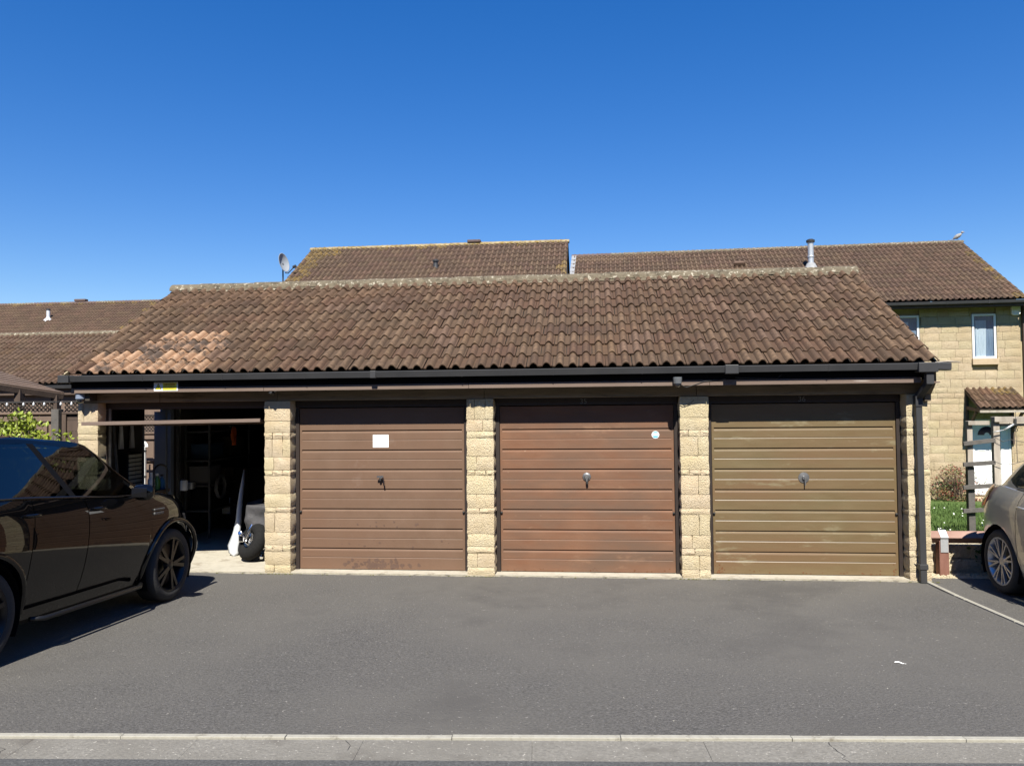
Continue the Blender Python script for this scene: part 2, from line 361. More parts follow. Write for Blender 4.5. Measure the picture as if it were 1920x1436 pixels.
# ------------------------------------------------------------------ ground
KS = 0.0717                                   # the kerb runs a little askew to the garages
def gz(x, y):
    q = y - KS*x
    return 0.045*min(max(-0.7-q, 0), 4.06)
def sheet(name, xs, qs, m, dz=0.0, ymax=None, xfn=None):
    b = MB(); P = []
    for q in qs:
        row = []
        for x in xs:
            y = q + KS*x
            if ymax is not None: y = min(y, ymax)
            row.append(Vector((x, y, gz(x, y)+dz)))
        P.append(row)
    b.grid(P, flip=True)
    return tag(b.build(name, m), kind='structure')
xs = [-14+i*1.0 for i in range(19)] + [4.93]
qs = [-4.76, -4.2, -3.4, -2.6, -1.8, -1.2, -.8, -.6, -.3, 0, .6, 1.5]
sheet('driveway', xs, qs, M['asphalt'], 0.0, ymax=1.1)
sheet('parking_bay', [4.985+i*.75 for i in range(14)], qs[:-2]+[.25], M['asphalt'], -0.002, ymax=.42)
b = MB()
for q0, q1 in ((-5.06, -9.), (-9., -60.)):
    b.add([(-120, q0-120*KS, .186), (120, q0+120*KS, .186), (120, q1+120*KS, .186), (-120, q1-120*KS, .186)], [(0, 3, 2, 1)])
tag(b.build('road', M['road']), kind='structure')
# one sheet of earth under everything, out to the horizon, falling away behind the garages
b = MB(); P = []
for y in (-900, -60, -5.2, -4.2, -2, -.7, 0, 1.2, 4, 8, 12.5, 60, 900):
    row = []
    for x in (-900, -60, -20, -10, -5, 0, 5, 10, 20, 60, 900):
        z = gz(x, y) if abs(x) < 25 and y > -5.3 else (.17 if y < -5 else gz(0, y))
        if y > 1.2: z = -.15-.72*min(1, (y-1.2)/10.5) if x > 4.9 else -.02
        row.append(Vector((x, y, z-.03)))
    P.append(row)
b.grid(P, flip=True); tag(b.build('ground', M['earth']), kind='structure')
# unseen terrace, added behind the camera to block low sky and deepen the shade
b = MB()
for x0, x1, zr_ in ((-42, -13, 8.4), (-13, 16, 8.7), (16, 45, 8.4)):
    T = Matrix(((0, 0, x1-x0-.02, x0), (1, 0, 0, -17.5), (0, 1, 0, 0), (0, 0, 0, 1)))
    b.prism([(0, .1), (0, 6.1), (.45, 6.0), (-4.3, zr_+1.2), (-9.1, 6.0), (-8.6, 6.1), (-8.6, .1)], T)
tag(b.build('unseen_sky_block_terrace', mat('sky_block_brick', (.10,.07,.055), (.14,.10,.075), rough=.9, scale=3)), kind='structure')
# dropped kerb: pale kerb stones along the drive, grey channel blocks along the road
kerb = bpy.data.objects.new('kerb', None); COL.objects.link(kerb); adopt(kerb, None, trs((0, -4.8, .18), rz=math.atan(KS))); tag(kerb, kind='structure')
rk = random.Random(3)
KU = Vector((math.cos(math.atan(KS)), math.sin(math.atan(KS)), 0)); KN = Vector((-KU.y, KU.x, 0))
for k in range(-9, 10):
    s = k*.918 + .53
    o = Vector((0, -4.76, .183)) + KU*s
    b = MB(trs(o, rz=math.atan(KS)))
    j = rk.uniform(-.003, .003)
    b.box(.0015, .9165, -.040+j, .0+j, -.10, .009+rk.uniform(-.002, .002)); b.build('kerb_stone', M['kerb'], kerb, bevel=.003)
    s = k*.918 + .05
    o = Vector((0, -4.76, .183)) + KU*s
    b = MB(trs(o, rz=math.atan(KS)))
    b.box(.0006, .9174, -.312, -.052, -.12, -.001+rk.uniform(-.001, .001)); b.build('channel_block', M['channel'], kerb, bevel=.0015)
# cracks across the channel blocks
rc = random.Random(8)
for s0, n_, l in ((-1.98, 9, .27), (-.05, 4, .12), (2.55, 11, .30)):
    b = MB(); t = -.06; x = s0; L_ = []; Rr = []
    for k in range(n_+1):
        o = Vector((0, -4.76, .1835)) + KU*x + KN*t; w = .0022*rc.uniform(.4, 1.3)
        L_.append(o-KU*w); Rr.append(o+KU*w); t -= l/n_; x += rc.gauss(.012, .018)
    b.grid([L_, Rr]); b.build('crack', M['print'], kerb)
# concrete edging between the drive and the next bay
edge = bpy.data.objects.new('edging_strip', None); COL.objects.link(edge); adopt(edge, None, trs((4.957, -2, .06))); tag(edge, kind='structure')
y = -4.55
while y < -.1:
    y1 = min(y+.914, -.02)
    ym = (y+y1)/2
    if y < -.7 < y1: y1 = -.7
    b = MB()
    z0, z1 = gz(4.957, y)+.012, gz(4.957, y1)+.012
    v = [(4.934, y+.003, z0-.1), (4.981, y+.003, z0-.1), (4.981, y1-.003, z1-.1), (4.934, y1-.003, z1-.1), (4.934, y+.003, z0), (4.981, y+.003, z0), (4.981, y1-.003, z1), (4.934, y1-.003, z1)]
    b.add(v, [(0,3,2,1),(4,5,6,7),(0,1,5,4),(1,2,6,5),(2,3,7,6),(3,0,4,7)]); b.build('edging_stone', M['kerb'], edge, bevel=.006)
    y = y1

# ------------------------------------------------------------------ roof tiles
def tile_mesh(name, w, ln, m, rolls=2):
    """interlocking double roman tile: x across, y up the slope, lower edge at y 0"""
    prof = []
    rp = w/rolls
    for k in range(rolls):
        x0 = k*rp
        prof += [(x0+.005, 0.0)]
        r0, r1 = x0+rp*.22, x0+rp*.86
        for i in range(7):
            t = i/6; prof.append((r0+(r1-r0)*t, .046*math.sin(math.pi*t)**.8 if 0 < t < 1 else 0.0))
    prof.append((w-.003, 0.0))
    b = MB(); n = len(prof); th = .013
    def row(y, dz): return [Vector((x, y, z+dz)) for x, z in prof]
    b.grid([row(0, .030), row(ln, .006)], flip=True)
    b.grid([row(0, .030-th), row(0, .030)], flip=True)
    me = b.mesh(name, m, smooth=True)
    me.set_sharp_from_angle(angle=R(50))
    return me
def half_mesh(name, w, ln, m): return tile_mesh(name, w/2, ln, m, 1)

def tile_roof(part, O, ux, vs, ncol, nrow, w, gauge, choose, basemat, hidden=None, limit=300, seed=1, rest_name='roof_tiles', jit=1.0, stagger=True):
    rg = random.Random(seed)
    nrm = ux.cross(vs).normalized()
    ln = gauge*1.22
    full = tile_mesh('roof_tile', w, ln, basemat); half = half_mesh('roof_tile_half', w, ln, basemat)
    rot = Matrix((ux, vs, nrm)).transposed().to_4x4()
    lst = []
    for r in range(nrow):
        odd = stagger and r % 2
        cells = [(c*w, full) for c in range(ncol)]
        if odd: cells = [(0, half)] + [(c*w+w/2, full) for c in range(ncol-1)] + [(ncol*w-w/2, half)]
        for x, me in cells:
            p = O + ux*(x+rg.uniform(-.003, .003)*jit) + vs*(r*gauge+rg.uniform(-.006, .006)*jit) + nrm*rg.uniform(-.002, .003)*jit
            mw = Matrix.Translation(p) @ rot @ Matrix.Rotation(R(rg.uniform(-.7, .7)*jit), 4, 'Z') @ Matrix.Rotation(R(rg.uniform(-.8, .8)*jit), 4, 'Y')
            cpt = p + ux*w/2 + vs*gauge/2
            u, v, z = to_px(cpt)
            vis = -25 < u < 1945 and -20 < v < 1450 and not (hidden and hidden(u, v))
            lst.append((vis, (w if me is full else w/2)/z**2, r, x/w, mw, me, rg.random()))
    lst.sort(key=lambda t: (not t[0], -t[1]))
    rest = MB()
    for i, (vis, sc, r, c, mw, me, rnd) in enumerate(lst):
        if i < limit and vis:
            inst('roof_tile', me, mw, part, choose(r, c, rnd))
        else:
            rest.add([mw @ v.co for v in me.vertices], [tuple(p.vertices) for p in me.polygons])
    if rest.v:
        o = rest.build(rest_name, basemat, part, smooth=True, angle=50, recalc=False); o['kind'] = 'stuff'

def ridge_run(parent, a, b_, n, r, matfn, seed=1, drop=.75, lap=.02):
    """a run of half round ridge tiles from a to b_"""
    rg = random.Random(seed); a = Vector(a); b_ = Vector(b_); d = (b_-a); L = d.length; d.normalize()
    s = Vector((d.y, -d.x, 0)).normalized(); up = s.cross(d).normalized()
    l = L/n
    for k in range(n):
        m = MB(); rows = []
        for e, (t, q) in enumerate(((-.004, 1.), (.04, 1.02), (.96, .98), (1.0, .95))):
            c = a + d*(l*(k+t)+(.0 if k == 0 or t > .5 else .0)) + up*rg.uniform(-.004, .004)
            rows.append([c + s*(r*q*math.cos(math.pi*i/8)) + up*(r*q*drop*math.sin(math.pi*i/8)) for i in range(9)])
        m.grid(rows)
        m.add(rows[0], [tuple(range(9))]); m.add(rows[-1], [tuple(reversed(range(9)))])
        o = m.build('ridge_tile', matfn(k, rg.random()), parent, smooth=True, angle=40)

# ------------------------------------------------------------------ the block of four garages
G = empty('garage_block', (0, 2, 0), 'low block of four garages in pale stone under one long brown tiled roof', 'garage')
PW, DW = .3235, 2.1466
XL = [-5.043, -2.632, -.16175, 2.308, 4.778]; XR = [-4.778, -2.308, .16175, 2.632, 5.015]
HL = 2.07
def rough_block(w, h, d, rg, disp=.014, nx=4, nz=3):
    per = [(-w/2, d, -1, 0), (-w/2, d*.62, -1, 0), (-w/2, d*.27, -1, 0), (-w/2, 0, -.7, -.7)]
    per += [(-w/2 + w*i/nx, 0, 0, -1) for i in range(1, nx)]
    per += [(w/2, 0, .7, -.7), (w/2, d*.27, 1, 0), (w/2, d*.62, 1, 0), (w/2, d, 1, 0)]
    rows = []
    for j in range(nz+1):
        row = []
        for i, (x, y, ax, ay) in enumerate(per):
            edge_ = j in (0, nz)
            e = rg.uniform(-.007, -.001) if edge_ else rg.uniform(-.002, disp)
            if i in (3, 3+nx): e = rg.uniform(-.009, .006)
            if i in (0, len(per)-1): e = 0
            row.append(Vector((x+ax*e, y+ay*e, h*j/nz + (0 if edge_ else rg.uniform(-.01, .01)*min(1, h/.15)))))
        rows.append(row)
    b = MB(); b.grid(rows); n = len(per)
    b.add(rows[0], [tuple(range(n))]); b.add(rows[-1], [tuple(reversed(range(n)))])
    return b
COURSES = [.105, .16, .08, .15, .233, .067, .16, .217, .065, .16, .216, .076, .14, .241]
rg = random.Random(11)
for i in range(5):
    x0, x1 = XL[i], XR[i]
    pil = MB().box(x0+.02, x1-.02, .022, .30, 0, HL).build('pillar', M['mortar'], G)
    z = 0.0
    for h in COURSES:
        w = x1-x0
        if h > .2: cuts = rg.choice([[0, .30, .70, 1], [0, .38, 1], [0, .62, 1], [0, 1]])
        elif h < .1: cuts = rg.choice([[0, .45, 1], [0, .3, .7, 1], [0, 1]])
        else: cuts = rg.choice([[0, 1], [0, 1], [0, .6, 1], [0, .36, 1]])
        for a, c in zip(cuts[:-1], cuts[1:]):
            bx = rough_block(w*(c-a)-.004, h-.005, .29, rg)
            bx.M = trs((x0+w*(a+c)/2, rg.uniform(-.004, .004), z+.0025)); bx.build('stone_block', M['stone'], pil, smooth=True, angle=28)
        z += h
# lintels, soffit, fascia
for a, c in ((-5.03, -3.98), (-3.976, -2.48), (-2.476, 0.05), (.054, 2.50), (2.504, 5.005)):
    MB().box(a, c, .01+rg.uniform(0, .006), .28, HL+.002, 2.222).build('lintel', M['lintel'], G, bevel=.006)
MB().box(-5.03, 5.0, -.166, .012, 2.224, 2.236).build('soffit', M['soffit'], G)
for a, c in ((-5.0, -2.56), (-2.556, -.10), (-.096, 2.62), (2.624, 4.87)):
    MB().box(a, c, -.19+rg.uniform(-.001, .001), -.170, 2.190, 2.250).build('fascia_trim', M['fascia'], G, bevel=.002)
    MB().box(a, c, -.187, -.168, 2.251, 2.365).build('fascia_board', M['fascia_black'], G)
# walls, floor, divisions
wb = MB()
wb.box(-5.02, -4.88, .30, 1.12, 0, 2.25); wb.box(-5.02, -4.88, 1.84, 4.9, 0, 2.25); wb.box(-5.02, -4.88, 1.12, 1.84, 1.98, 2.25)
wb.box(4.86, 5.0, .30, 4.9, 0, 2.25); wb.box(-5.02, 5.0, 4.9, 5.02, 0, 2.25)
wb.build('wall', M['wall_plain'], G)
wb = MB()
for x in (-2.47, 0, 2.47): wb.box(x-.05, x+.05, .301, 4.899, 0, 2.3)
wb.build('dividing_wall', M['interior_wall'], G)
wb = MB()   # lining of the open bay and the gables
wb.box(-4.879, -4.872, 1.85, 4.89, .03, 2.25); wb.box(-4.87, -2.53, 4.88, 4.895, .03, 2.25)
wb.build('dark_lining', M['interior_wall'], G)
for x, s in ((-5.02, 1), (4.88, 1)):
    T = Matrix(((0, 0, .12, x), (1, 0, 0, 0), (0, 1, 0, 2.25), (0, 0, 0, 1)))
    MB().prism([(-.1, 0), (4.95, 0), (4.95, .12), (2.35, 1.5), (-.1, .1)], T).build('gable', M['wall_plain'], G)
rt0 = random.Random(6); b = MB(); rows = [[], [], []]
for k in range(161):
    x = -5.03+10.035*k/160; e = .014+rt0.uniform(-.010, .010)+.010*math.sin(k*.31)
    rows[0].append(Vector((x, -.030+e, -.004))); rows[1].append(Vector((x, -.012+e, .010+rt0.uniform(-.003, .003)))); rows[2].append(Vector((x, .05, .019)))
b.grid(rows); b.build('threshold', M['threshold'], G, smooth=True)
MB().box(-4.87, 4.85, .016, 4.9, -.05, .022).build('floor', M['concrete'], G)
# the roof
EA = Vector((-5.08, -.25, 2.402)); UX = Vector((1, 0, 0)); RD = Vector((0, 2.35+.25, 3.83-2.402)); SL = RD.length; VS = RD.normalized(); NR = UX.cross(VS)
rb = MB()
def rp(x, s, dz=-.012): return Vector((x, 0, 0)) + Vector((0, EA.y, EA.z)) + VS*s + NR*dz
rb.add([rp(-5.06, .10), rp(5.02, .10), rp(5.02, SL), rp(-5.06, SL), rp(-5.06, .10, -.03), rp(5.02, .10, -.03), rp(5.02, SL, -.03), rp(-5.06, SL, -.03)],
       [(0, 1, 2, 3), (7, 6, 5, 4), (0, 4, 5, 1), (1, 5, 6, 2), (2, 6, 7, 3), (3, 7, 4, 0)])
bk = Vector((0, 5.05, 2.36)); rt_ = rp(0, SL)
rb.add([(-5.06, rt_.y, rt_.z), (5.02, rt_.y, rt_.z), (5.02, bk.y, bk.z), (-5.06, bk.y, bk.z)], [(0, 1, 2, 3)])
roof = rb.build('roof', M['underlay'], G)
NEWT = {0: (165, 385), 1: (190, 408), 2: (270, 425), 3: (292, 425)}
def choose_main(r, c, rnd):
    t = to_px(EA + UX*((c+.5)*10.12/34) + VS*((r+.5)*.296))[0]
    if r in NEWT and NEWT[r][0] <= t <= NEWT[r][1] and rnd < .90: return M['tile_new2'] if r == 2 or rnd < .12 else M['tile_new']
    if c < .9 or c > 32.6: return M['tile_grey'] if rnd < .7 else M['tile']
    if rnd < .02 + (.05 if t > 760 else 0): return M['tile_red']
    if rnd > .72: return M['tile_grey']
    return M['tile']
tile_roof(roof, EA, UX, VS, 34, 10, 10.12/34, SL/10, choose_main, M['tile'], seed=5)
ridge_run(roof, (-5.12, 2.35, 3.80), (5.05, 2.35, 3.80), 23, .15, lambda k, r: M['ridge'], seed=4)
# mortar under the ridge
mb = MB(); rr = random.Random(9)
P0 = []; P1 = []
for i in range(120):
    x = -5.08 + i*10.12/119
    P0.append(Vector((x, 2.35-.155-rr.uniform(0, .035), 3.775-rr.uniform(0, .03)))); P1.append(Vector((x, 2.35-.09, 3.875)))
mb.grid([P0, P1]); mb.build('ridge_mortar', M['ridge'], roof, smooth=True)
for x0 in (-5.095, 5.03):
    vb = MB(); a, c = rp(x0, .05, -.03), rp(x0, SL, -.03)
    vb.beam(a, c, .03, .05); vb.build('verge', M['mortar'], roof)
# gutter
def gutter_piece(x0, x1, yo, zo, parent, name='gutter', grow=0., M_=None):
    pr = [(-.288, .072), (-.294, .066), (-.276, .0), (-.205, 0), (-.196, .07), (-.200, .07), (-.209, .005), (-.273, .005), (-.286, .06), (-.284, .072)]
    pr = [(y-(grow if y < -.25 else -grow*.3), z-(grow if z < .01 else -grow*.6)) for y, z in pr]
    T = Matrix(((0, 0, x1-x0, x0), (1, 0, 0, yo), (0, 1, 0, zo), (0, 0, 0, 1)))
    b = MB(M_); b.prism(pr, T)
    return b.build(name, M['gutter'], parent)
ZG = 2.328
for a, c in ((-5.06, -1.205), (-1.195, 2.825), (2.835, 4.98)): gutter_piece(a, c, 0, ZG, G)
for x in (-4.025, -3.027, -2.019, -.163, .882, 1.878, 3.884):
    gutter_piece(x-.006, x+.006, 0, ZG, G, 'gutter_bracket', .004)
MB().box(-5.09, -4.95, -.312, -.19, ZG-.012, ZG+.078).build('gutter_end', M['gutter'], G, bevel=.006)
for x, w, e in ((-1.20, .07, .0), (2.848, .145, .008)):
    MB().box(x-w/2, x+w/2, -.300-e, -.185, ZG-.008-e, ZG+.078+e*.6).build('gutter_union', M['gutter'], G, bevel=.006)
MB().box(4.80, 5.0, -.316, -.186, ZG-.03, ZG+.076).build('gutter_outlet', M['gutter'], G, bevel=.008)
b = MB(trs((5.065, -.25, ZG+.03), ry=R(3), rz=R(6))); b.box(-.075, .075, -.055, .055, -.04, .045); b.build('gutter_end', M['gutter'], G, bevel=.012)
pp = MB()
pp.beam((4.925, -.25, ZG-.02), (4.925, -.25, 2.17), .078, .078, (0, 1, 0))
pp.beam((4.925, -.25, 2.19), (4.885, -.055, 2.03), .066, .066, (1, 0, 0))
pp.beam((4.885, -.055, 2.055), (4.885, -.055, 1.93), .078, .078, (0, 1, 0))
pp.beam((4.885, -.055, 1.95), (4.893, -.055, .0), .068, .06, (0, 1, 0))
dp = pp.build('downpipe', M['gutter'], G, bevel=.006)
MB().box(4.848, 4.938, -.094, .01, .15, .21).build('pipe_clip', M['gutter'], dp, bevel=.006)
# boxed eaves end and little corbel under it
eb = MB()
T = Matrix(((0, 0, .07, 4.955), (1, 0, 0, 0), (0, 1, 0, 0), (0, 0, 0, 1)))
eb.prism([(-.20, 2.34), (-.20, 2.20), (-.15, 2.14), (-.06, 2.06), (-.055, 1.99), (.02, 1.99), (.02, 2.34)], T)
eb.build('eaves_corbel', M['lintel'], G, bevel=.006)
MB().box(4.95, 5.055, -.215, -.10, 2.185, 2.20).build('eaves_board', M['fascia'], G)

# ------------------------------------------------------------------ garage doors
def swage_leaf(x0, x1, ytop, zt, zb, grooves, M_=None):
    """pressed steel leaf: y grows inward; each swage undercut above and stepped half way"""
    pts = [(0, zt)]
    gs = sorted(grooves, reverse=True)
    for i, g in enumerate(gs):
        nx = gs[i+1] if i+1 < len(gs) else zb+.03
        mid = g + (nx-g)*.49
        pts += [(0, g+.009), (.017, g+.007), (.017, g-.004), (.003, g-.018), (0, g-.03), (0, mid+.006), (.005, mid+.005), (.005, mid+.001), (0, mid-.007)]
    pts += [(0, zb)]
    b = MB(M_)
    xa, xb = x0+.026, x1-.026
    b.grid([[Vector((xa, ytop+y, z)) for y, z in pts], [Vector((xb, ytop+y, z)) for y, z in pts]])
    for x, s in ((xa, 1), (xb, -1)):     # ends of the swages
        b.add([Vector((x, ytop+y, z)) for y, z in pts] + [Vector((x, ytop, z)) for y, z in pts], [(k, k+1, len(pts)+k+1, len(pts)+k) for k in range(len(pts)-1)])
    for a, c in ((x0, xa), (xb, x1)):
        b.add([(a, ytop, zb), (c, ytop, zb), (c, ytop, zt), (a, ytop, zt)], [(0, 1, 2, 3)])
    b.add([(x0, ytop, zb), (x0, ytop+.03, zb), (x0, ytop+.03, zt), (x0, ytop, zt)], [(0, 1, 2, 3)])
    b.add([(x1, ytop, zb), (x1, ytop+.03, zb), (x1, ytop+.03, zt), (x1, ytop, zt)], [(3, 2, 1, 0)])
    b.add([(x0, ytop, zb), (x1, ytop, zb), (x1, ytop+.03, zb), (x0, ytop+.03, zb)], [(3, 2, 1, 0)])
    b.add([(x0, ytop+.03, zb), (x1, ytop+.03, zb), (x1, ytop+.03, zt), (x0, ytop+.03, zt)], [(3, 2, 1, 0)])
    return b
GRV = [1.700, 1.464, 1.228, .990, .753, .516, .277]
def door_frame(i, parent, jamb=.05):
    a, c = XR[i], XL[i+1]
    b = MB()
    b.box(a+.004, a+jamb, .155, .22, .02, 1.985); b.box(c-jamb, c-.004, .155, .22, .02, 1.985); b.box(a+.004, c-.004, .15, .22, 1.987, HL)
    return b.build('door_frame', M['door_frame'], parent, bevel=.003)
def closed_door(i, m, lab, handle):
    a, c = XR[i]+.055, XL[i+1]-.055
    b = swage_leaf(a, c, .17, 1.975, .03, GRV)
    leaf = tag(b.build('garage_door', m, G, recalc=False), lab)
    door_frame(i, G)
    pins = MB()
    for x in (a+.012, c-.012): pins.lathe([(.0, -.012), (.011, -.012), (.013, 0), (.013, .012), (0, .012)], 10, trs((x, .162, .72), rx=R(90)))
    pins.build('side_pin', M['print'], leaf, smooth=True)
    hx = (a+c)/2+.005
    hb = MB()
    if handle == 'tee':
        hb.lathe([(0, .0), (.026, 0), (.026, .012), (.020, .03), (.012, .05), (0, .05)], 20, trs((hx, .165, 1.135), rx=R(90)))
        hb.beam((hx-.045, .118, 1.148), (hx+.035, .118, 1.15), .018, .022); hb.beam((hx+.03, .128, 1.14), (hx+.04, .125, 1.04), .012, .014)
    elif handle == 'rose':
        hb.lathe([(0, 0), (.052, 0), (.05, .006), (.03, .012), (.026, .03), (0, .03)], 8, trs((hx, .166, 1.142), rx=R(90)))
        hb.beam((hx, .14, 1.15), (hx, .14, 1.08), .03, .02)
    else:
        hb.lathe([(0, 0), (.062, 0), (.06, .004), (.022, .008), (.02, .03), (0, .03)], 24, trs((hx, .167, 1.13), rx=R(90)))
        hb.beam((hx+.005, .135, 1.14), (hx+.008, .135, 1.045), .012, .012)
    h = hb.build('handle', M['chrome'] if handle == 'tee' else M['steel'], leaf, smooth=True, angle=35)
    if handle != 'plate': MB().lathe([(0, 0), (.014, 0), (.014, .03), (0, .03)], 12, trs((hx+(.005 if handle == 'rose' else -.008), .132, 1.062 if handle == 'rose' else 1.10), rx=0)).build('lock', M['print'], leaf)
    return leaf
closed_door(1, M['door_paint2'], 'dull brown up-and-over door with scuff marks low down', 'tee')
closed_door(2, M['door_paint3'], 'faded orange-brown up-and-over door with streaky paint', 'rose')
closed_door(3, M['door_paint4'], 'faded olive brown up-and-over door, paint worn at the ribs', 'plate')
# scuffs low down on the second door
sm = mat('door_scuff', (.080,.045,.031), (.105,.062,.043), rough=.7)
rs = random.Random(21); b = MB()
for k in range(130):
    if rs.random() < .62: x, z = -1.22+rs.gauss(0, .17), .045+abs(rs.gauss(0, .075))
    else: x, z = -1.15+rs.gauss(0, .33), rs.uniform(.05, .62)
    if not -2.1 < x < -.35: continue
    # keep to the flat outer faces of the ribs
    if any(-.13 < z-g < .02 for g in GRV): continue
    s = rs.uniform(.006, .03)*(1 if z < .2 else .5); n = 8; ph = rs.random()*6
    rad = [s*rs.uniform(.5, 1.2) for _ in range(n)]
    b.add([(x+rad[i]*math.cos(2*math.pi*i/n)*1.1, .1690-k*.000008, z+rad[i]*math.sin(2*math.pi*i/n)*rs.uniform(.7, 1.4)) for i in range(n)], [tuple(range(n))])
doors = [o for o in G.children if o.name.startswith('garage_door')]
o = b.build('scuff_marks', sm, doors[0]); o['kind'] = 'stuff'
# rust along the foot of the olive and orange doors, moss at the foot of the pillars
b = MB(); kk = 0
for x0_, x1_, dens in ((2.70, 2.80, 26), (2.8, 4.7, 26), (.25, 2.2, 22), (4.66, 4.71, 14)):
    for q_ in range(dens):
        x, z = rs.uniform(x0_, x1_), .034+abs(rs.gauss(0, .02 if x1_-x0_ > .2 else .05)); s = rs.uniform(.003, .011); n = 7; kk += 1
        b.add([(x+s*rs.uniform(.5, 1.3)*math.cos(2*math.pi*i/n), .1690-kk*.00001, z+s*rs.uniform(.4, 1.0)*math.sin(2*math.pi*i/n)) for i in range(n)], [tuple(range(n))])
o = b.build('rust_spots', M['rust'], doors[2]); o['kind'] = 'stuff'
b = MB()
for q_ in range(150):
    i = rs.randrange(5); x = rs.uniform(XL[i]-.05, XR[i]+.08) if rs.random() < .7 else rs.uniform(-4.9, 5.0); y = -.022-rs.random()*.02; s = rs.uniform(.004, .016); c = Vector((x, y, .002)); n = 6
    b.add([c+Vector((s*rs.uniform(.6, 1.4)*math.cos(2*math.pi*k/n), s*.6*math.sin(2*math.pi*k/n), 0)) for k in range(n)]+[c+Vector((0, 0, s*.7))], [(k, (k+1) % n, n) for k in range(n)])
tag(b.build('moss', M['moss'], None), 'thin moss and dirt along the foot of the garage fronts', kind='stuff')
# door numbers on the dark heads of the frames
def text(name, s, size, loc, m, parent, rx=90, ext=.002):
    cu = bpy.data.curves.new(name, 'FONT'); cu.body = s; cu.size = size; cu.align_x = 'CENTER'; cu.align_y = 'CENTER'; cu.extrude = ext
    cu.materials.append(m)
    tmp = bpy.data.objects.new('tmp', cu); COL.objects.link(tmp)
    bpy.context.view_layer.update()
    me = bpy.data.meshes.new_from_object(tmp.evaluated_get(bpy.context.evaluated_depsgraph_get()))
    bpy.data.objects.remove(tmp); bpy.data.curves.remove(cu); me.name = name
    if not me.materials: me.materials.append(m)
    o = bpy.data.objects.new(name, me); COL.objects.link(o); adopt(o, parent, trs(loc, rx=R(rx)))
    return o
num = mat('number_paint', (.16,.16,.155), rough=.6)
text('door_number', '35', .085, (1.212, .146, 2.026), num, G)
text('door_number', '36', .085, (3.70, .146, 2.026), num, G)
# the open bay: its leaf has been swung up and stands skewed, lower edge out over the drive
door_frame(0, G)
A0, A1 = Vector((-4.69, -.43, 1.805)), Vector((-2.665, -.045, 1.822))
ux = (A1-A0).normalized(); inn = Vector((-ux.y, ux.x, -.032)).normalized(); nn = ux.cross(inn).normalized()
Mo = Matrix.Translation(A0) @ Matrix((ux, nn, inn)).transposed().to_4x4()
L0 = (A1-A0).length
b = swage_leaf(0, L0, 0, 1.9, 0, [.25+.236*k for k in range(7)], Mo)
ol = tag(b.build('garage_door', M['door_paint2'], G, recalc=False), 'brown up-and-over door standing open, its lower edge jutting out')
mr_ = MB(Mo); mr_.box(.0, L0, -.002, .04, -.012, .03); mr_.build('bottom_rail', M['fascia'], ol, bevel=.003)
MB().beam((-4.775+.055, .16, .02), (-4.775+.055, .16, 2.0), .02, .03).build('door_track', M['steel'], G)
sp = MB()
for x in (-4.70, -2.70): sp.beam((x, .30, 1.0), (x, .19, 1.85), .02, .03)
sp.build('lifting_arm', M['steel'], ol)
# ------------------------------------------------------------------ cars
def lerp(tab, x):
    if x <= tab[0][0]: return tab[0][1]
    for (a, va), (c, vc) in zip(tab[:-1], tab[1:]):
        if x <= c:
            t = (x-a)/(c-a); return va+(vc-va)*t
    return tab[-1][1]
def smooth_tab(tab, x):
    """monotone-ish cubic through a table"""
    if x <= tab[0][0]: return tab[0][1]
    if x >= tab[-1][0]: return tab[-1][1]
    for i in range(len(tab)-1):
        if x <= tab[i+1][0]:
            x0, y0 = tab[i]; x1, y1 = tab[i+1]
            m0 = (y1-tab[i-1][1])/(x1-tab[i-1][0]) if i > 0 else (y1-y0)/(x1-x0)
            m1 = (tab[i+2][1]-y0)/(tab[i+2][0]-x0) if i+2 < len(tab) else (y1-y0)/(x1-x0)
            h = x1-x0; t = (x-x0)/h
            return (2*t**3-3*t*t+1)*y0+(t**3-2*t*t+t)*h*m0+(-2*t**3+3*t*t)*y1+(t**3-t*t)*h*m1
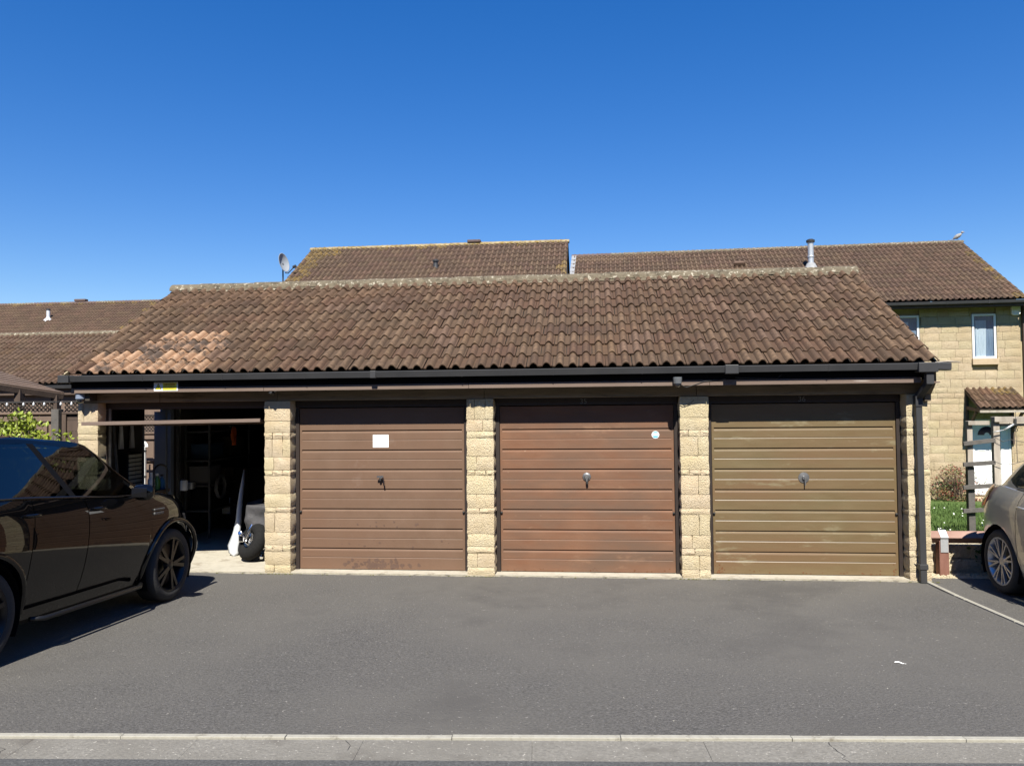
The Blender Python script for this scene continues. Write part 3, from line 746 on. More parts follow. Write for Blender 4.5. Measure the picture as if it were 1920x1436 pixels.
def make_car(name, loc, T, P, label, cat='car'):
    """forward +Y, front axle on the ground at the origin"""
    car = empty(name, loc, label, cat)
    L = P['wheelbase']; body_m = P['paint']
    # ---- lower body: a rounded ring in plan for every height, heights running from sill or arch up to the shoulder
    n = P.get('plan_n', 7.0)
    rows = 9
    ff = P['front']; fr = P['rear']           # tables of end position against relative height
    wz = P['width']                           # half width against relative height
    R0 = P['arch_r']; hz = P['wheel_r']
    sill = P['sill']; sh = P['shoulder']
    def zbot(y):
        z = smooth_tab(sill, y)
        for ay in (0, -L):
            d = abs(y-ay)
            if d < R0: z = max(z, hz+math.sqrt(R0*R0-d*d)*P.get('arch_k', 1.0))
        return z
    def lower(t, r):
        """t in -1 (rear centre) .. 1 (front centre) as angle; r relative height of row"""
        th = t*math.pi/2
        s, c = math.sin(th), math.cos(th)
        def ends(k): return smooth_tab(ff, k), smooth_tab(fr, k)
        f1, f0 = ends(r); cy = (f1+f0)/2; h = (f1-f0)/2
        y = cy + h*math.copysign(abs(s)**(2/n), s)
        zt = smooth_tab(sh, y); zb = zbot(y)
        z = zb+(zt-zb)*r
        k = (z-smooth_tab(sill, y))/max(.05, zt-smooth_tab(sill, y))
        x = smooth_tab(wz, k)*abs(c)**(2/n)
        return Vector((x, y, z))
    def t_of_y(y, r=.5):
        f1, f0 = smooth_tab(ff, r), smooth_tab(fr, r); cy = (f1+f0)/2; h = (f1-f0)/2
        s = max(-1, min(1, (y-cy)/h))
        return math.asin(math.copysign(abs(s)**(n/2), s))*2/math.pi
    def span(t0, t1, m): return [t0+(t1-t0)*i/m for i in range(m+1)]
    def arch_ts(ay):
        ys = [ay+R0*math.cos(math.pi*(1-i/18)) for i in range(19)]
        ys = [ay-R0-.012]+ys+[ay+R0+.012]
        return [t_of_y(y) for y in ys]
    d0, d1, d2 = P['doors']                     # front edge, mid edge, rear edge of the doors
    g = .005
    af = arch_ts(0); ar = arch_ts(-L)
    front_ts = span(1.0, .80, 8) + span(.795, t_of_y(R0+.03), 6) + list(reversed(af)) + span(t_of_y(-R0-.03), t_of_y(d0+g), 2)
    fd_ts = span(t_of_y(d0-g), t_of_y(d1+g), 10)
    d2v = d2
    rd_ts = [t for t in span(t_of_y(d1-g), t_of_y(-L+R0+.02), 6)]
    rear_ts = [t for t in reversed(ar)] + span(t_of_y(-L-R0-.03), -.795, 5) + span(-.80, -1.0, 8)
    KS_ = .13
    rr = [0, KS_/2, KS_]+[KS_+(1-KS_)*i/8 for i in range(1, 9)]
    rdoor = rr[2:]
    def patch(ts, rs, off=0.0, mirror=False, fn=lower):
        G_ = []
        for t in ts:
            row = []
            for r in rs:
                p = fn(t, r)
                if off:
                    e = 1e-3
                    a = fn(min(1, t+e), r)-fn(max(-1, t-e), r); b_ = fn(t, min(1, r+e))-fn(t, max(0, r-e))
                    nn_ = a.cross(b_)
                    if nn_.length > 1e-12:
                        nn_.normalize()
                        if nn_.x < -.001 or (abs(nn_.x) <= .001 and nn_.y*(p.y-(-L/2)) < 0): nn_ = -nn_
                        p = p+nn_*off
                row.append(Vector((-p.x, p.y, p.z)) if mirror else p)
            G_.append(row)
        return G_
    def both(mb, ts, rs, off=0.0, fn=lower):
        mb.grid(patch(ts, rs, off, False, fn)); mb.grid(patch(ts, rs, off, True, fn), flip=True)
    # rear quarter: from the rear door edge (over the arch) to the tail
    bm_ = MB(T); both(bm_, front_ts, rr); both(bm_, rear_ts, rr)
    both(bm_, [front_ts[-1]]+fd_ts+rd_ts+[rear_ts[0]], rr[:3])
    # bonnet
    cow = P['cowl']
    hts = [t for t in front_ts if lower(t, 1).y > cow-.02]
    H = []
    for t in hts:
        p = lower(t, 1); row = []
        for j in range(13):
            u = -1+2*j/12
            cr = P['crown']*(1-u*u)*min(1, p.x/.5)
            row.append(Vector((p.x*u, p.y, p.z+cr)))
        H.append(row)
    hb_ = MB(T); hb_.grid(H); hb_.build('bonnet', body_m, car, smooth=True)
    # tail deck under the rear glass
    rts = [t for t in rear_ts if lower(t, 1).y < P['deck']]
    D = []
    for t in rts:
        p = lower(t, 1); D.append([Vector((p.x*(-1+2*j/6), p.y, p.z+.01*(1-(-1+2*j/6)**2))) for j in range(7)])
    if len(D) > 1: bm_.grid(D)
    body = bm_.build('body', body_m, car, smooth=True, weld=True, angle=48)
    for nm, ts in (('front_door', fd_ts), ('rear_door', rd_ts)):
        for mirror in (False, True):
            b = MB(T); b.grid(patch(ts, rdoor, 0, mirror), flip=mirror)
            dr = b.build('door', body_m, car, smooth=True, angle=48)
            y0 = d0 if nm == 'front_door' else d1
            y1 = d1 if nm == 'front_door' else d2
            hy = y1+.17; hz_ = P['handle_z'](hy)
            pr = min(1, (hz_-.25)/(smooth_tab(sh, hy)-.25))
            xx = smooth_tab(wz, pr)
            sgn = -1 if mirror else 1
            hb = MB(T)
            hb.tube([(sgn*(xx-.005), hy-.09, hz_), (sgn*(xx+.032), hy-.07, hz_+.004), (sgn*(xx+.036), hy+.04, hz_), (sgn*(xx-.005), hy+.08, hz_-.004)], .0125, 8)
            hb.build('handle', body_m, dr, smooth=True)
    # dark gaps behind the shut lines, wheel wells, underside
    ub = MB(T)
    both(ub, span(t_of_y(d0+.06), t_of_y(d0-.06), 2) , rr, -.018)
    both(ub, span(t_of_y(d1+.06), t_of_y(d1-.06), 2), rr, -.018)
    ub.box(-.70, .70, -L-.55, .5, .20, .46)
    ub.box(-.80, .80, -L+R0+.01, -R0-.01, .22, .5)
    for ay in (0, -L):
        for s in (-1, 1):
            rows_ = []
            for x in (s*.46, s*(smooth_tab(wz, .3)-.02)):
                rows_.append([Vector((x, ay+(R0-.005)*math.cos(a), hz+(R0-.005)*math.sin(a))) for a in [math.pi*(-.15+1.3*i/16) for i in range(17)]])
            ub.grid(rows_)
            ub.add(rows_[0], [tuple(range(17))])
    ub.build('underbody', M['black_trim'], car)
    # ---- cabin: rings from shoulder to roof edge
    gf, gr, gw = P['g_front'], P['g_rear'], P['g_width']
    gn = P.get('g_n', 5.0); gtop = P['g_top']
    def cab(t, k):
        th = t*math.pi/2; s, c = math.sin(th), math.cos(th)
        f1, f0 = smooth_tab(gf, k), smooth_tab(gr, k); cy = (f1+f0)/2; h = (f1-f0)/2
        y = cy+h*math.copysign(abs(s)**(2/gn), s)
        zb = smooth_tab(sh, y)+.004; zt = smooth_tab(gtop, y)
        z = zb+(zt-zb)*k
        # flank leans in with height, the same section all along
        ka = max(0, min(1.05, (z-zb)/P['g_h'])) if z-zb < P['g_h'] else 1.0
        return Vector((smooth_tab(gw, ka)*abs(c)**(2/gn), y, z))
    def tc(y, k):
        f1, f0 = smooth_tab(gf, k), smooth_tab(gr, k); cy = (f1+f0)/2; h = (f1-f0)/2
        s = max(-1, min(1, (y-cy)/h)); return math.asin(math.copysign(abs(s)**(gn/2), s))*2/math.pi
    K0, K1 = .03, .90
    ks = [K0+(K1-K0)*i/8 for i in range(9)]
    tA, tA2 = P['t_apillar']
    def cols(a, c, m):   # a, c: functions of k
        return lambda mirror, off=0.0: [[(lambda p: Vector((-p.x if mirror else p.x, p.y, p.z)))(cab(a(k)+(c(k)-a(k))*i/m, k)) for k in ks] for i in range(m+1)]
    Wb0, Wb1, We = P['bpillar0'], P['bpillar1'], P['dlo_end']
    fA = lambda k: tA; fA2 = lambda k: tA2
    fB0 = lambda k: tc(lerp(Wb0, k), k); fB1 = lambda k: tc(lerp(Wb1, k), k); fE = lambda k: tc(lerp(We, k), k)
    tR = P['t_rear']; fR = lambda k: tR
    cb = MB(T)
    for mirror in (False, True):
        for fn in (cols(fA, fA2, 3), cols(fE, fR, 6)): cb.grid(fn(mirror), flip=mirror)
    full_t = span(1, -1, 60)
    hk = [K1, .95, 1.0]
    for mirror in (False, True):
        cb.grid([[Vector((-p.x if mirror else p.x, p.y, p.z)) for p in (cab(t, k) for k in hk)] for t in full_t], flip=mirror)
        cb.grid([[Vector((-p.x if mirror else p.x, p.y, p.z)) for p in (cab(t, 0), cab(t, K0))] for t in full_t], flip=mirror)
    # shoulder ledge between body and cabin
    led = []
    for t in span(t_of_y(cow+.05), t_of_y(P['deck']-.05), 30):
        p = lower(t, 1); tt = tc(p.y, 0); q = cab(tt, 0); led.append([p, Vector((min(p.x, q.x), p.y, p.z+.004))])
    cb.grid(led); cb.grid([[Vector((-p.x, p.y, p.z)) for p in row] for row in led], flip=True)
    # roof skin: lines across between the two edges
    RF = []
    for t in span(.999, -.999, 48):
        p = cab(t, 1.0); RF.append([Vector((p.x*(-1+2*j/10), p.y, p.z+P['roof_crown']*(1-(-1+2*j/10)**2)*min(1, p.x/.5))) for j in range(11)])
    cb.grid(RF)
    cb.build('cabin', body_m, car, smooth=True, weld=True, angle=40)
    for mirror in (False, True):
        bp_ = MB(T); bp_.grid(cols(fB0, fB1, 2)(mirror), flip=mirror)
        bp_.build('door_pillar', M['black_trim'], car, smooth=True)
    for mirror in (False, True):
        for nm, fn, gm in (('side_window', cols(fA2, fB0, 8), P['glass_f']), ('side_window', cols(fB1, fE, 8), P['glass_r'])):
            b = MB(T); b.grid(fn(mirror), flip=mirror); b.build(nm, gm, car, smooth=True)
        sg = MB(T)        # trim along the foot of the windows
        pts = [cab(tc(y, K0), K0) for y in [lerp(We, K0)+(cab(tA2, K0).y-lerp(We, K0))*i/12 for i in range(13)]]
        sg.tube([Vector(((-1 if mirror else 1)*(p.x+.002), p.y, p.z)) for p in pts], .009, 6); sg.build('window_trim', P['trim'], car, smooth=True)
    for nm, a, c, gm in (('windscreen', 1.0, tA, P['glass_f']), ('rear_window', tR, -1.0, P['glass_r'])):
        b = MB(T); m = 8
        ring = [a+(c-a)*i/m for i in range(m+1)]
        if nm == 'rear_window': ring = ring[::-1]
        full = [[cab(t, k) for k in ks] for t in ring]
        left = [[Vector((-p.x, p.y, p.z)) for p in row] for row in full[1:]]
        b.grid(list(reversed(left))+full); b.build(nm, gm, car, smooth=True, weld=True)
    # ---- interior
    ib = MB(T); ib.box(-.72, .72, -L+.1, -.55, .40, .5); ib.box(-.74, .74, -.75, -.5, .5, .98); ib.build('dashboard', M['seat'], car)
    for sx, sy in ((-.37, -1.45), (.37, -1.45), (-.37, -2.25), (.37, -2.25)):
        b = MB(T); b.box(sx-.24, sx+.24, sy-.05, sy+.45, .5, .68)
        b.beam((sx, sy-.02, .62), (sx, sy-.20, 1.18), .46, .14, (0, 1, 0)); b.beam((sx, sy-.20, 1.22), (sx, sy-.24, 1.40), .26, .10, (0, 1, 0))
        b.build('seat', M['seat'], car, bevel=.04)
    b = MB(T); b.lathe([(.165+.014*math.cos(a), .014*math.sin(a)) for a in [2*math.pi*i/8 for i in range(8)]], 24, trs((.37, -.86, .98), rx=R(65)), closed=True); b.build('steering_wheel', M['seat'], car, smooth=True)
    # ---- wheels
    wr, tw = P['wheel_r'], P['tyre_w']; rr_ = P['rim_r']
    for ay in (0, -L):
        for s in (-1, 1):
            xo = s*(P['track']); A = Matrix.Translation((xo, ay, wr)) @ Matrix.Rotation(R(90)*s, 4, 'Y') @ Matrix.Rotation(.31*(ay+1), 4, 'Z')
            b = MB(T @ A)
            hw = tw/2
            b.lathe([(rr_-.01, -hw*.9), (rr_+.02, -hw), (wr-.03, -hw), (wr-.005, -hw*.75), (wr, -hw*.4), (wr, hw*.4), (wr-.005, hw*.75), (wr-.03, hw), (rr_+.02, hw*1.02), (rr_-.004, hw*.92)], 48, caps=False)
            wheel = b.build('wheel', M['rubber'], car, smooth=True, angle=60)
            b = MB(T @ A)
            b.lathe([(rr_-.035, -hw*.7), (rr_-.02, hw*.6), (rr_-.002, hw*.93), (rr_-.012, hw*.96), (rr_-.026, hw*.86), (rr_-.04, hw*.4), (rr_-.05, -hw*.6)], 48, caps=False)
            P['spokes'](b, rr_, hw)
            b.build('rim', P['rim'], wheel, smooth=True, angle=40)
            b = MB(T @ A); b.lathe([(0, .02), (rr_-.06, .02), (rr_-.06, -.01), (.0, -.01)], 32); b.build('brake_disc', M['rim_dark'], wheel)
    # ---- arches, mirrors, lamps
    if P.get('flare'):
        for ay in (0, -L):
            for s in (-1, 1):
                b = MB(T); pts = []
                for i in range(25):
                    a = math.pi*(-.06+1.12*i/24); y = ay+(R0+.022)*math.cos(a); z = hz+(R0+.022)*math.sin(a)
                    k = (z-smooth_tab(sill, y))/(smooth_tab(sh, y)-smooth_tab(sill, y))
                    pts.append((s*(smooth_tab(wz, max(0, k))-.002), y, z))
                b.tube(pts, .024, 8); b.build('wheel_arch_trim', body_m, car, smooth=True)
    for s in (-1, 1):
        my, mz = P['mirror']
        x0 = smooth_tab(gw, 0)
        b = MB(T); Q = Matrix.Translation((s*(x0+.155), my, mz)) @ Matrix.Diagonal((.105, .07, .075, 1))
        prof = [(0, -1)]+[(math.cos(a)**.6 if math.cos(a) > 0 else 0, math.sin(a)) for a in [math.pi*(-.5+i/12) for i in range(1, 12)]]+[(0, 1)]
        b.lathe(prof, 20, Q)
        b.beam((s*(x0-.02), my+.02, mz-.055), (s*(x0+.1), my+.01, mz-.03), .05, .035)
        mo = b.build('mirror', body_m, car, smooth=True, angle=60)
        b = MB(T); b.box(s*(x0+.155)-.075, s*(x0+.155)+.075, my-.074, my-.068, mz-.042, mz+.045); b.build('mirror_glass', M['gloss_black'], mo, bevel=.02)
        hl, tl = P['headlamp'], P['taillamp']
        for nm, (ta, tb, ra, rb_), m_ in (('headlight', hl, M['lamp_clear']), ('tail_light', tl, M['lamp_red'])):
            b = MB(T); b.grid(patch(span(ta, tb, 8), span(ra, rb_, 5), P.get('lamp_off', .012) if nm == 'tail_light' else .010, s < 0)); b.build(nm, m_, car, smooth=True, recalc=False)
    b = MB(T); b.grid([[lower(t, r)+Vector((0, .008, 0)) for r in span(.42, .72, 3)] for t in span(1, .93, 4)]); b.grid([[(lambda p: Vector((-p.x, p.y+.008, p.z)))(lower(t, r)) for r in span(.42, .72, 3)] for t in span(1, .93, 4)]); b.build('grille', M['black_trim'], car)
    b = MB(T); yf = lower(1, .3).y; b.box(-.26, .26, yf+.004, yf+.012, .42, .53); b.build('number_plate', M['white'], car)
    b = MB(T); yr = lower(-1, .55).y; b.box(-.26, .26, yr-.012, yr-.004, .70, .81); b.build('number_plate', M['yellow'], car)
    if P.get('step'):
        for s in (-1, 1):
            b = MB(T); b.tube([(s*.90, -L+R0+.08, .265), (s*.955, -L+R0+.18, .255), (s*.955, -R0-.18, .255), (s*.90, -R0-.08, .265)], .02, 10); b.build('side_step', P['step'], car, smooth=True)
    return car

def spokes5(b, r, hw):
    for k in range(5):
        a = 2*math.pi*k/5
        for da in (-.17, .17):
            c0, s0 = math.cos(a+da*.3), math.sin(a+da*.3); c1, s1 = math.cos(a+da), math.sin(a+da)
            b.beam((.045*c0, .045*s0, hw*.78), ((r-.02)*c1, (r-.02)*s1, hw*.82), .034, .022, (0, 0, 1))
    b.lathe([(0, hw*.9), (.035, hw*.9), (.06, hw*.78), (.07, hw*.5), (0, hw*.5)], 20)
def spokes15(b, r, hw):
    for k in range(8):
        a = 2*math.pi*k/8
        for da in (-.13, .13):
            b.beam((.05*math.cos(a), .05*math.sin(a), hw*.72), ((r-.012)*math.cos(a+da), (r-.012)*math.sin(a+da), hw*.86), .017, .024, (0, 0, 1))
    b.lathe([(0, hw*.8), (.03, hw*.82), (.055, hw*.74), (.07, hw*.5), (0, hw*.5)], 20)

LS = 2.50
suv = dict(wheelbase=LS, paint=M['car_black'], plan_n=6.5, arch_r=.435, wheel_r=.365, tyre_w=.235, rim_r=.275, track=.805, rim=M['rim_dark'], spokes=spokes5,
    front=[(0, .42), (.2, .55), (.45, .585), (.7, .575), (.9, .53), (1, .47)], rear=[(0, -LS-.80), (.3, -LS-.87), (.6, -LS-.85), (1, -LS-.74)],
    width=[(0, .835), (.2, .89), (.42, .935), (.65, .95), (.84, .938), (.95, .915), (1, .895)],
    sill=[(-LS-.9, .38), (-LS-.4, .30), (-LS, .26), (0, .26), (.4, .26), (.8, .32)],
    shoulder=[(-LS-.8, 1.19), (-2.33, 1.185), (-1.64, 1.15), (-.91, 1.105), (-.45, 1.10), (-.15, 1.08), (.11, 1.06), (.28, 1.01), (.40, .94), (.50, .85), (.68, .70)],
    doors=(-.46, -1.385, -2.2), cowl=-.50, crown=.068, deck=-LS-.35, handle_z=lambda y: 1.02-.02*y-.0,
    g_front=[(0, -.12), (.5, -.52), (.9, -.88), (1, -1.0)], g_rear=[(0, -LS-.70), (.5, -LS-.58), (.9, -LS-.44), (1, -LS-.34)],
    g_width=[(0, .885), (.45, .785), (.9, .682), (1, .64)], g_n=14.0, g_h=.535, t_apillar=(.72, .60), t_rear=-.62,
    g_top=[(-LS-.8, 1.52), (-LS-.3, 1.60), (-2.4, 1.655), (-1.97, 1.665), (-1.45, 1.64), (-1.15, 1.605), (-.87, 1.52), (-.6, 1.40), (-.35, 1.27), (-.1, 1.14)],
    roof_crown=.035, bpillar0=[(0, -1.44), (1, -1.80)], bpillar1=[(0, -1.52), (1, -1.88)], dlo_end=[(0, -2.50), (.25, -2.70), (1, -2.68)],
    glass_f=M['car_glass'], glass_r=M['privacy'], trim=M['gloss_black'], flare=True, mirror=(-.74, 1.15), headlamp=(.60, .84, .74, .9), taillamp=(-.55, -.82, .55, .8), step=M['rim_dark'])
TS = Matrix.Translation((-3.915, -1.43, .033)) @ Matrix.Rotation(R(-2.58), 4, 'X')
suv_ = make_car('parked_car', (-3.915, -2.7, .09), TS, suv, 'shiny black four by four parked nose-in before the open garage')
for s in (-1, 1):      # vent in the front wing
    b = MB(TS); b.box(min(s*.938, s*.958), max(s*.938, s*.958), -.40, -.24, .905, .93); b.box(min(s*.938, s*.956), max(s*.938, s*.956), -.40, -.22, .945, .965); b.build('wing_vent', M['rack_steel'], suv_, bevel=.006)
LH = 2.69
hatch = dict(wheelbase=LH, lamp_off=.028, paint=M['car_beige'], plan_n=7.0, arch_r=.375, wheel_r=.325, tyre_w=.215, rim_r=.245, track=.79, rim=M['rim_silver'], spokes=spokes15,
    front=[(0, .72), (.3, .88), (.6, .86), (1, .62)], rear=[(0, -LH-.50), (.3, -LH-.60), (.6, -LH-.58), (.85, -LH-.50), (1, -LH-.40)],
    width=[(0, .86), (.2, .905), (.5, .925), (.75, .925), (.9, .90), (1, .865)],
    sill=[(-LH-.6, .34), (-LH, .22), (0, .22), (.8, .26)],
    shoulder=[(-LH-.5, 1.02), (-LH-.1, 1.09), (-LH+.4, 1.06), (-1.4, 1.00), (-.5, .97), (0, .92), (.4, .82), (.85, .66)],
    doors=(-.52, -1.60, -2.3), cowl=-.45, crown=.05, deck=-LH-.12, handle_z=lambda y: .91,
    g_front=[(0, -.20), (.5, -.72), (1, -1.25)], g_rear=[(0, -LH-.27), (.5, -LH-.02), (.9, -LH+.30), (1, -LH+.42)],
    g_width=[(0, .845), (.4, .80), (.9, .68), (1, .62)], g_n=7.0, g_h=.50, t_apillar=(.66, .54), t_rear=-.66,
    g_top=[(-LH-.3, 1.15), (-LH, 1.36), (-LH+.4, 1.49), (-1.9, 1.535), (-1.3, 1.50), (-.8, 1.36), (-.2, 1.1)],
    roof_crown=.05, bpillar0=[(0, -1.52), (1, -1.62)], bpillar1=[(0, -1.60), (1, -1.70)], dlo_end=[(0, -LH+.34), (.2, -LH+.12), (1, -LH+.48)],
    glass_f=M['car_glass'], glass_r=M['privacy'], trim=M['steel'], mirror=(-.62, 1.05), headlamp=(.52, .80, .62, .85), taillamp=(-.34, -.80, .70, .98))
TH = Matrix.Translation((6.335, -3.25, .128)) @ Matrix.Rotation(math.pi, 4, 'Z') @ Matrix.Rotation(R(2.3), 4, 'X')
make_car('parked_car', (6.335, -1.9, .07), TH, hatch, 'silver beige hatchback at the right edge, its tail by the rail')
# ------------------------------------------------------------------ houses behind
def in_poly(poly):
    def f(u, v):
        c = False; j = len(poly)-1
        for i in range(len(poly)):
            (xi, yi), (xj, yj) = poly[i], poly[j]
            if (yi > v) != (yj > v) and u < (xj-xi)*(v-yi)/(yj-yi)+xi: c = not c
            j = i
        return c
    return f
behind_main = in_poly([(128, 706), (330, 536), (1600, 500), (1752, 680), (1752, 1436), (128, 1436)])
def V3(p): return Vector(p)

def gable_house(nm, label, ex, O, s0, s1, t_eave, z_eave, t_ridge, z_ridge, zg, wall_m, ridge_n, ridge_fn, choose, seed, hidden, w=.3, gauge=.32, limit=300, eave_out=.35):
    """house with its ridge along ex; t runs away from the camera"""
    ey = Vector((-ex.y, ex.x, 0))
    def W(s, t, z): return O + ex*s + ey*t + Vector((0, 0, z))
    h = empty(nm, W((s0+s1)/2, t_ridge, zg), label, 'house' if nm != 'garage_building' else 'garage')
    t_wall = t_eave+eave_out; t_back = 2*t_ridge-t_wall
    ze = z_eave-.05
    b = MB(); v = []
    for s in (s0+.06, s1-.06):
        v += [W(s, t_wall, zg), W(s, t_back, zg), W(s, t_back, ze), W(s, t_ridge, z_ridge-.12), W(s, t_wall, ze+.05)]
    b.add(v, [(0, 1, 2, 3, 4), (9, 8, 7, 6, 5), (0, 4, 9, 5), (1, 6, 7, 2), (0, 5, 6, 1)])
    wall = b.build('wall', wall_m, h)
    e0 = W(s0, t_eave, z_eave); rise = W(s0, t_ridge, z_ridge)-e0; SLn = rise.length; vs = rise.normalized()
    n_ = ex.cross(vs).normalized()
    b = MB()
    def q(s, f, dz): return e0 + ex*(s-s0) + rise*f + n_*dz
    v = [q(s0+.01, .02, -.02), q(s1-.01, .02, -.02), q(s1-.01, 1, -.02), q(s0+.01, 1, -.02), q(s0+.01, .02, -.06), q(s1-.01, .02, -.06), q(s1-.01, 1, -.06), q(s0+.01, 1, -.06)]
    b.add(v, [(0, 1, 2, 3), (7, 6, 5, 4), (0, 4, 5, 1), (1, 5, 6, 2), (2, 6, 7, 3), (3, 7, 4, 0)])
    bk0, bk1 = W(s0, 2*t_ridge-t_eave, z_eave), W(s1, 2*t_ridge-t_eave, z_eave)
    b.add([q(s0, 1, -.01), q(s1, 1, -.01), bk1, bk0], [(0, 1, 2, 3)])
    roof = b.build('roof', M['underlay'], h)
    nrow = round(SLn/gauge); ncol = round((s1-s0)/w)
    tile_roof(roof, e0, ex, vs, ncol, nrow, (s1-s0)/ncol, SLn/nrow, lambda r, c, x: choose(r, c, x, nrow, ncol), M['tile_far'], hidden=hidden, limit=limit, seed=seed, jit=.8)
    if ridge_n:
        ridge_run(roof, W(s0-.03, t_ridge, z_ridge-.03), W(s1+.03, t_ridge, z_ridge-.03), ridge_n, .12, ridge_fn, seed=seed)
    return h, wall, roof, W, q, vs, n_

# the house straight behind the garages, its gable end to the left
def ch_b(r, c, x, nr, nc):
    if c < 1.3 and x < .85 or (r >= nr-1 and x < .35) or (c > nc-1.1 and x < .6) or (c < 3 and r > nr-3 and x < .7): return M['tile_lichen']
    return M['tile_far']
hB, wB, rB, WB, qB, vB, nB = gable_house('house', 'house straight behind the garages with yellow lichen along its ridge and gable', Vector((1, 0, 0)), Vector((0, 14, 0)), -7.27, .665, -4.2, 4.27, 0, 6.86, -.5, M['wall_plain'],
    18, lambda k, x: M['ridge_yellow'], ch_b, 31, behind_main)
# ridge vent and small black roof vent
b = MB(); b.box(-2.38, -1.98, 13.86, 14.14, 6.90, 6.985); b.build('ridge_vent', M['ridge_dark'], rB, bevel=.02)
b = MB(); b.lathe([(.09, 0), (.07, .05), (.065, .22), (.095, .23), (.095, .27), (0, .30)], 12, trs((-3.05, 12.4, 5.84))); b.build('roof_vent', M['gutter'], rB, smooth=True, angle=40)
# soakers where the lower house meets this gable
# dish on the left gable
d = empty('satellite_dish', (-7.55, 12.3, 5.5), 'grey satellite dish on a pole beside the gable of the house behind', 'satellite dish')
T = Matrix.Translation((-7.52, 12.25, 6.12)) @ Vector((.94, -.26, .22)).to_track_quat('Z', 'Y').to_matrix().to_4x4()
b = MB(); DR = .27; pr = [(DR*i/8, .09*(i/8)**2-.0) for i in range(9)]
b.lathe(pr+[(DR+.015, .085)]+[(DR*i/8, .09*(i/8)**2-.012) for i in range(8, -1, -1)], 28, T @ Matrix.Diagonal((.82, 1, 1, 1))); b.build('reflector', M['dish_grey'], d, smooth=True, angle=50)
b = MB(); b.tube([T @ Vector((0, -.30, .06)), T @ Vector((0, -.34, .15)), T @ Vector((0, -.22, .40))], .016, 6); b.build('feed_arm', M['gutter'], d)
b = MB(); b.lathe([(0, 0), (.04, 0), (.045, .09), (0, .1)], 10, T @ trs((0, -.22, .36))); b.build('feed_horn', M['gutter'], d)
b = MB(); b.tube([(-7.52, 12.34, 5.15), (-7.52, 12.34, 6.05), (-7.50, 12.28, 6.12)], .022, 8); b.tube([(-7.52, 12.34, 5.3), (-7.2, 12.34, 5.3)], .02, 6); b.build('pole', M['gutter'], d)

# the long lower roof to the right and its lit stone front
aC = R(2.0); EXC = Vector((math.cos(aC), -math.sin(aC), 0)); OC = Vector((12.038, 13.307, 0)); EYC = Vector((-EXC.y, EXC.x, 0))
def ch_c(r, c, x, nr, nc):
    if (c > nc-1.4 and x < .6) or (c > nc-4 and r > nr-3 and x < .25): return M['tile_lichen']
    return M['tile_far'] if x < .9 else M['tile_red']
hC, wC, rC, WC, qC, vC, nC = gable_house('house', 'house at the right with a long brown roof and pale stone front wall', EXC, OC, -11.45, .93, -.42, 4.69, 3.5, 7.02, -.9, M['wall_plain'],
    28, lambda k, x: M['ridge_dark'] if k < 3 else M['ridge'], ch_c, 41, behind_main, eave_out=.46)
# lead soakers at the left end of this roof
b = MB()
for k in range(12):
    f0, f1 = .02+.079*k, .02+.079*(k+1)
    b.add([qC(-11.47, f0, .07), qC(-11.32, f0, .075), qC(-11.32, f1+.01, .06), qC(-11.47, f1+.01, .06)], [(0, 1, 2, 3)])
b.build('lead_flashing', M['lead'], rC, smooth=True)
# boiler flue, tile vent
fl = WC(-4.1, 1.75, 0)
zr = 4.69+(1.75+.42)/3.92*2.33
b = MB()
b.lathe([(.30, -.02), (.20, .10), (.125, .26), (.11, .28)], 20, trs((fl.x, fl.y, zr-.05)))
b.build('flue_flashing', M['lead'], rC, smooth=True, angle=50)
b = MB(); b.lathe([(.085, .1), (.085, .84), (.088, .86), (0, .86)], 20, trs((fl.x, fl.y, zr))); b.lathe([(.10, .40), (.105, .41), (.105, .43), (.10, .44)], 20, trs((fl.x, fl.y, zr)), closed=True)
fo = b.build('flue', M['galv'], rC, smooth=True, angle=40)
b = MB(); b.lathe([(.12, .86), (.125, .88), (.125, .93), (.07, .96), (0, .96)], 20, trs((fl.x, fl.y, zr))); b.build('cowl', M['gutter'], fo, smooth=True, angle=40)
p = qC(-6.15, .68, .10); b = MB(); b.add([p+EXC*-.17+vC*-.12+nC*-.05, p+EXC*.17+vC*-.12+nC*-.05, p+EXC*.14+vC*.14+nC*-.05, p+EXC*-.14+vC*.14+nC*-.05, p+EXC*-.17+vC*-.12+nC*.06, p+EXC*.17+vC*-.12+nC*.06, p+EXC*.12+vC*.12+nC*.02, p+EXC*-.12+vC*.12+nC*.02], [(3, 2, 1, 0), (4, 5, 6, 7), (0, 1, 5, 4), (1, 2, 6, 5), (2, 3, 7, 6), (3, 0, 4, 7)])
b.build('tile_vent', M['tile_red'], rC)
# bird on the ridge end
bp = WC(.80, 3.5, 7.10)
bd = empty('bird', bp, 'small grey bird perched on the ridge end of the right-hand house', 'bird')
b = MB(); ax = Vector((.85, -.35, .55)).normalized()
b.tube([bp+Vector((0, 0, .10))+ax*t for t in (-.14, -.11, -.04, .05, .11, .145)], [.012, .03, .062, .066, .044, .03], 10)
hd_ = bp+Vector((0, 0, .10))+ax*.17+Vector((0, 0, .03))
b.lathe([(0, -.04), (.028, -.028), (.04, 0), (.03, .028), (0, .04)], 10, Matrix.Translation(hd_))
b.tube([hd_+Vector((.03, -.012, 0)), hd_+Vector((.075, -.03, -.005))], [.012, .003], 6)
b.build('body', M['grey_feather'], bd, smooth=True)
b = MB(); t0 = bp+Vector((0, 0, .10))-ax*.12; b.beam(t0, t0-ax*.16+Vector((0, 0, .015)), .05, .012)
b.build('tail', M['grey_feather'], bd)
b = MB()
for dx in (-.015, .02): b.tube([bp+Vector((dx, 0, .06)), bp+Vector((dx, 0, 0))], .006, 5)
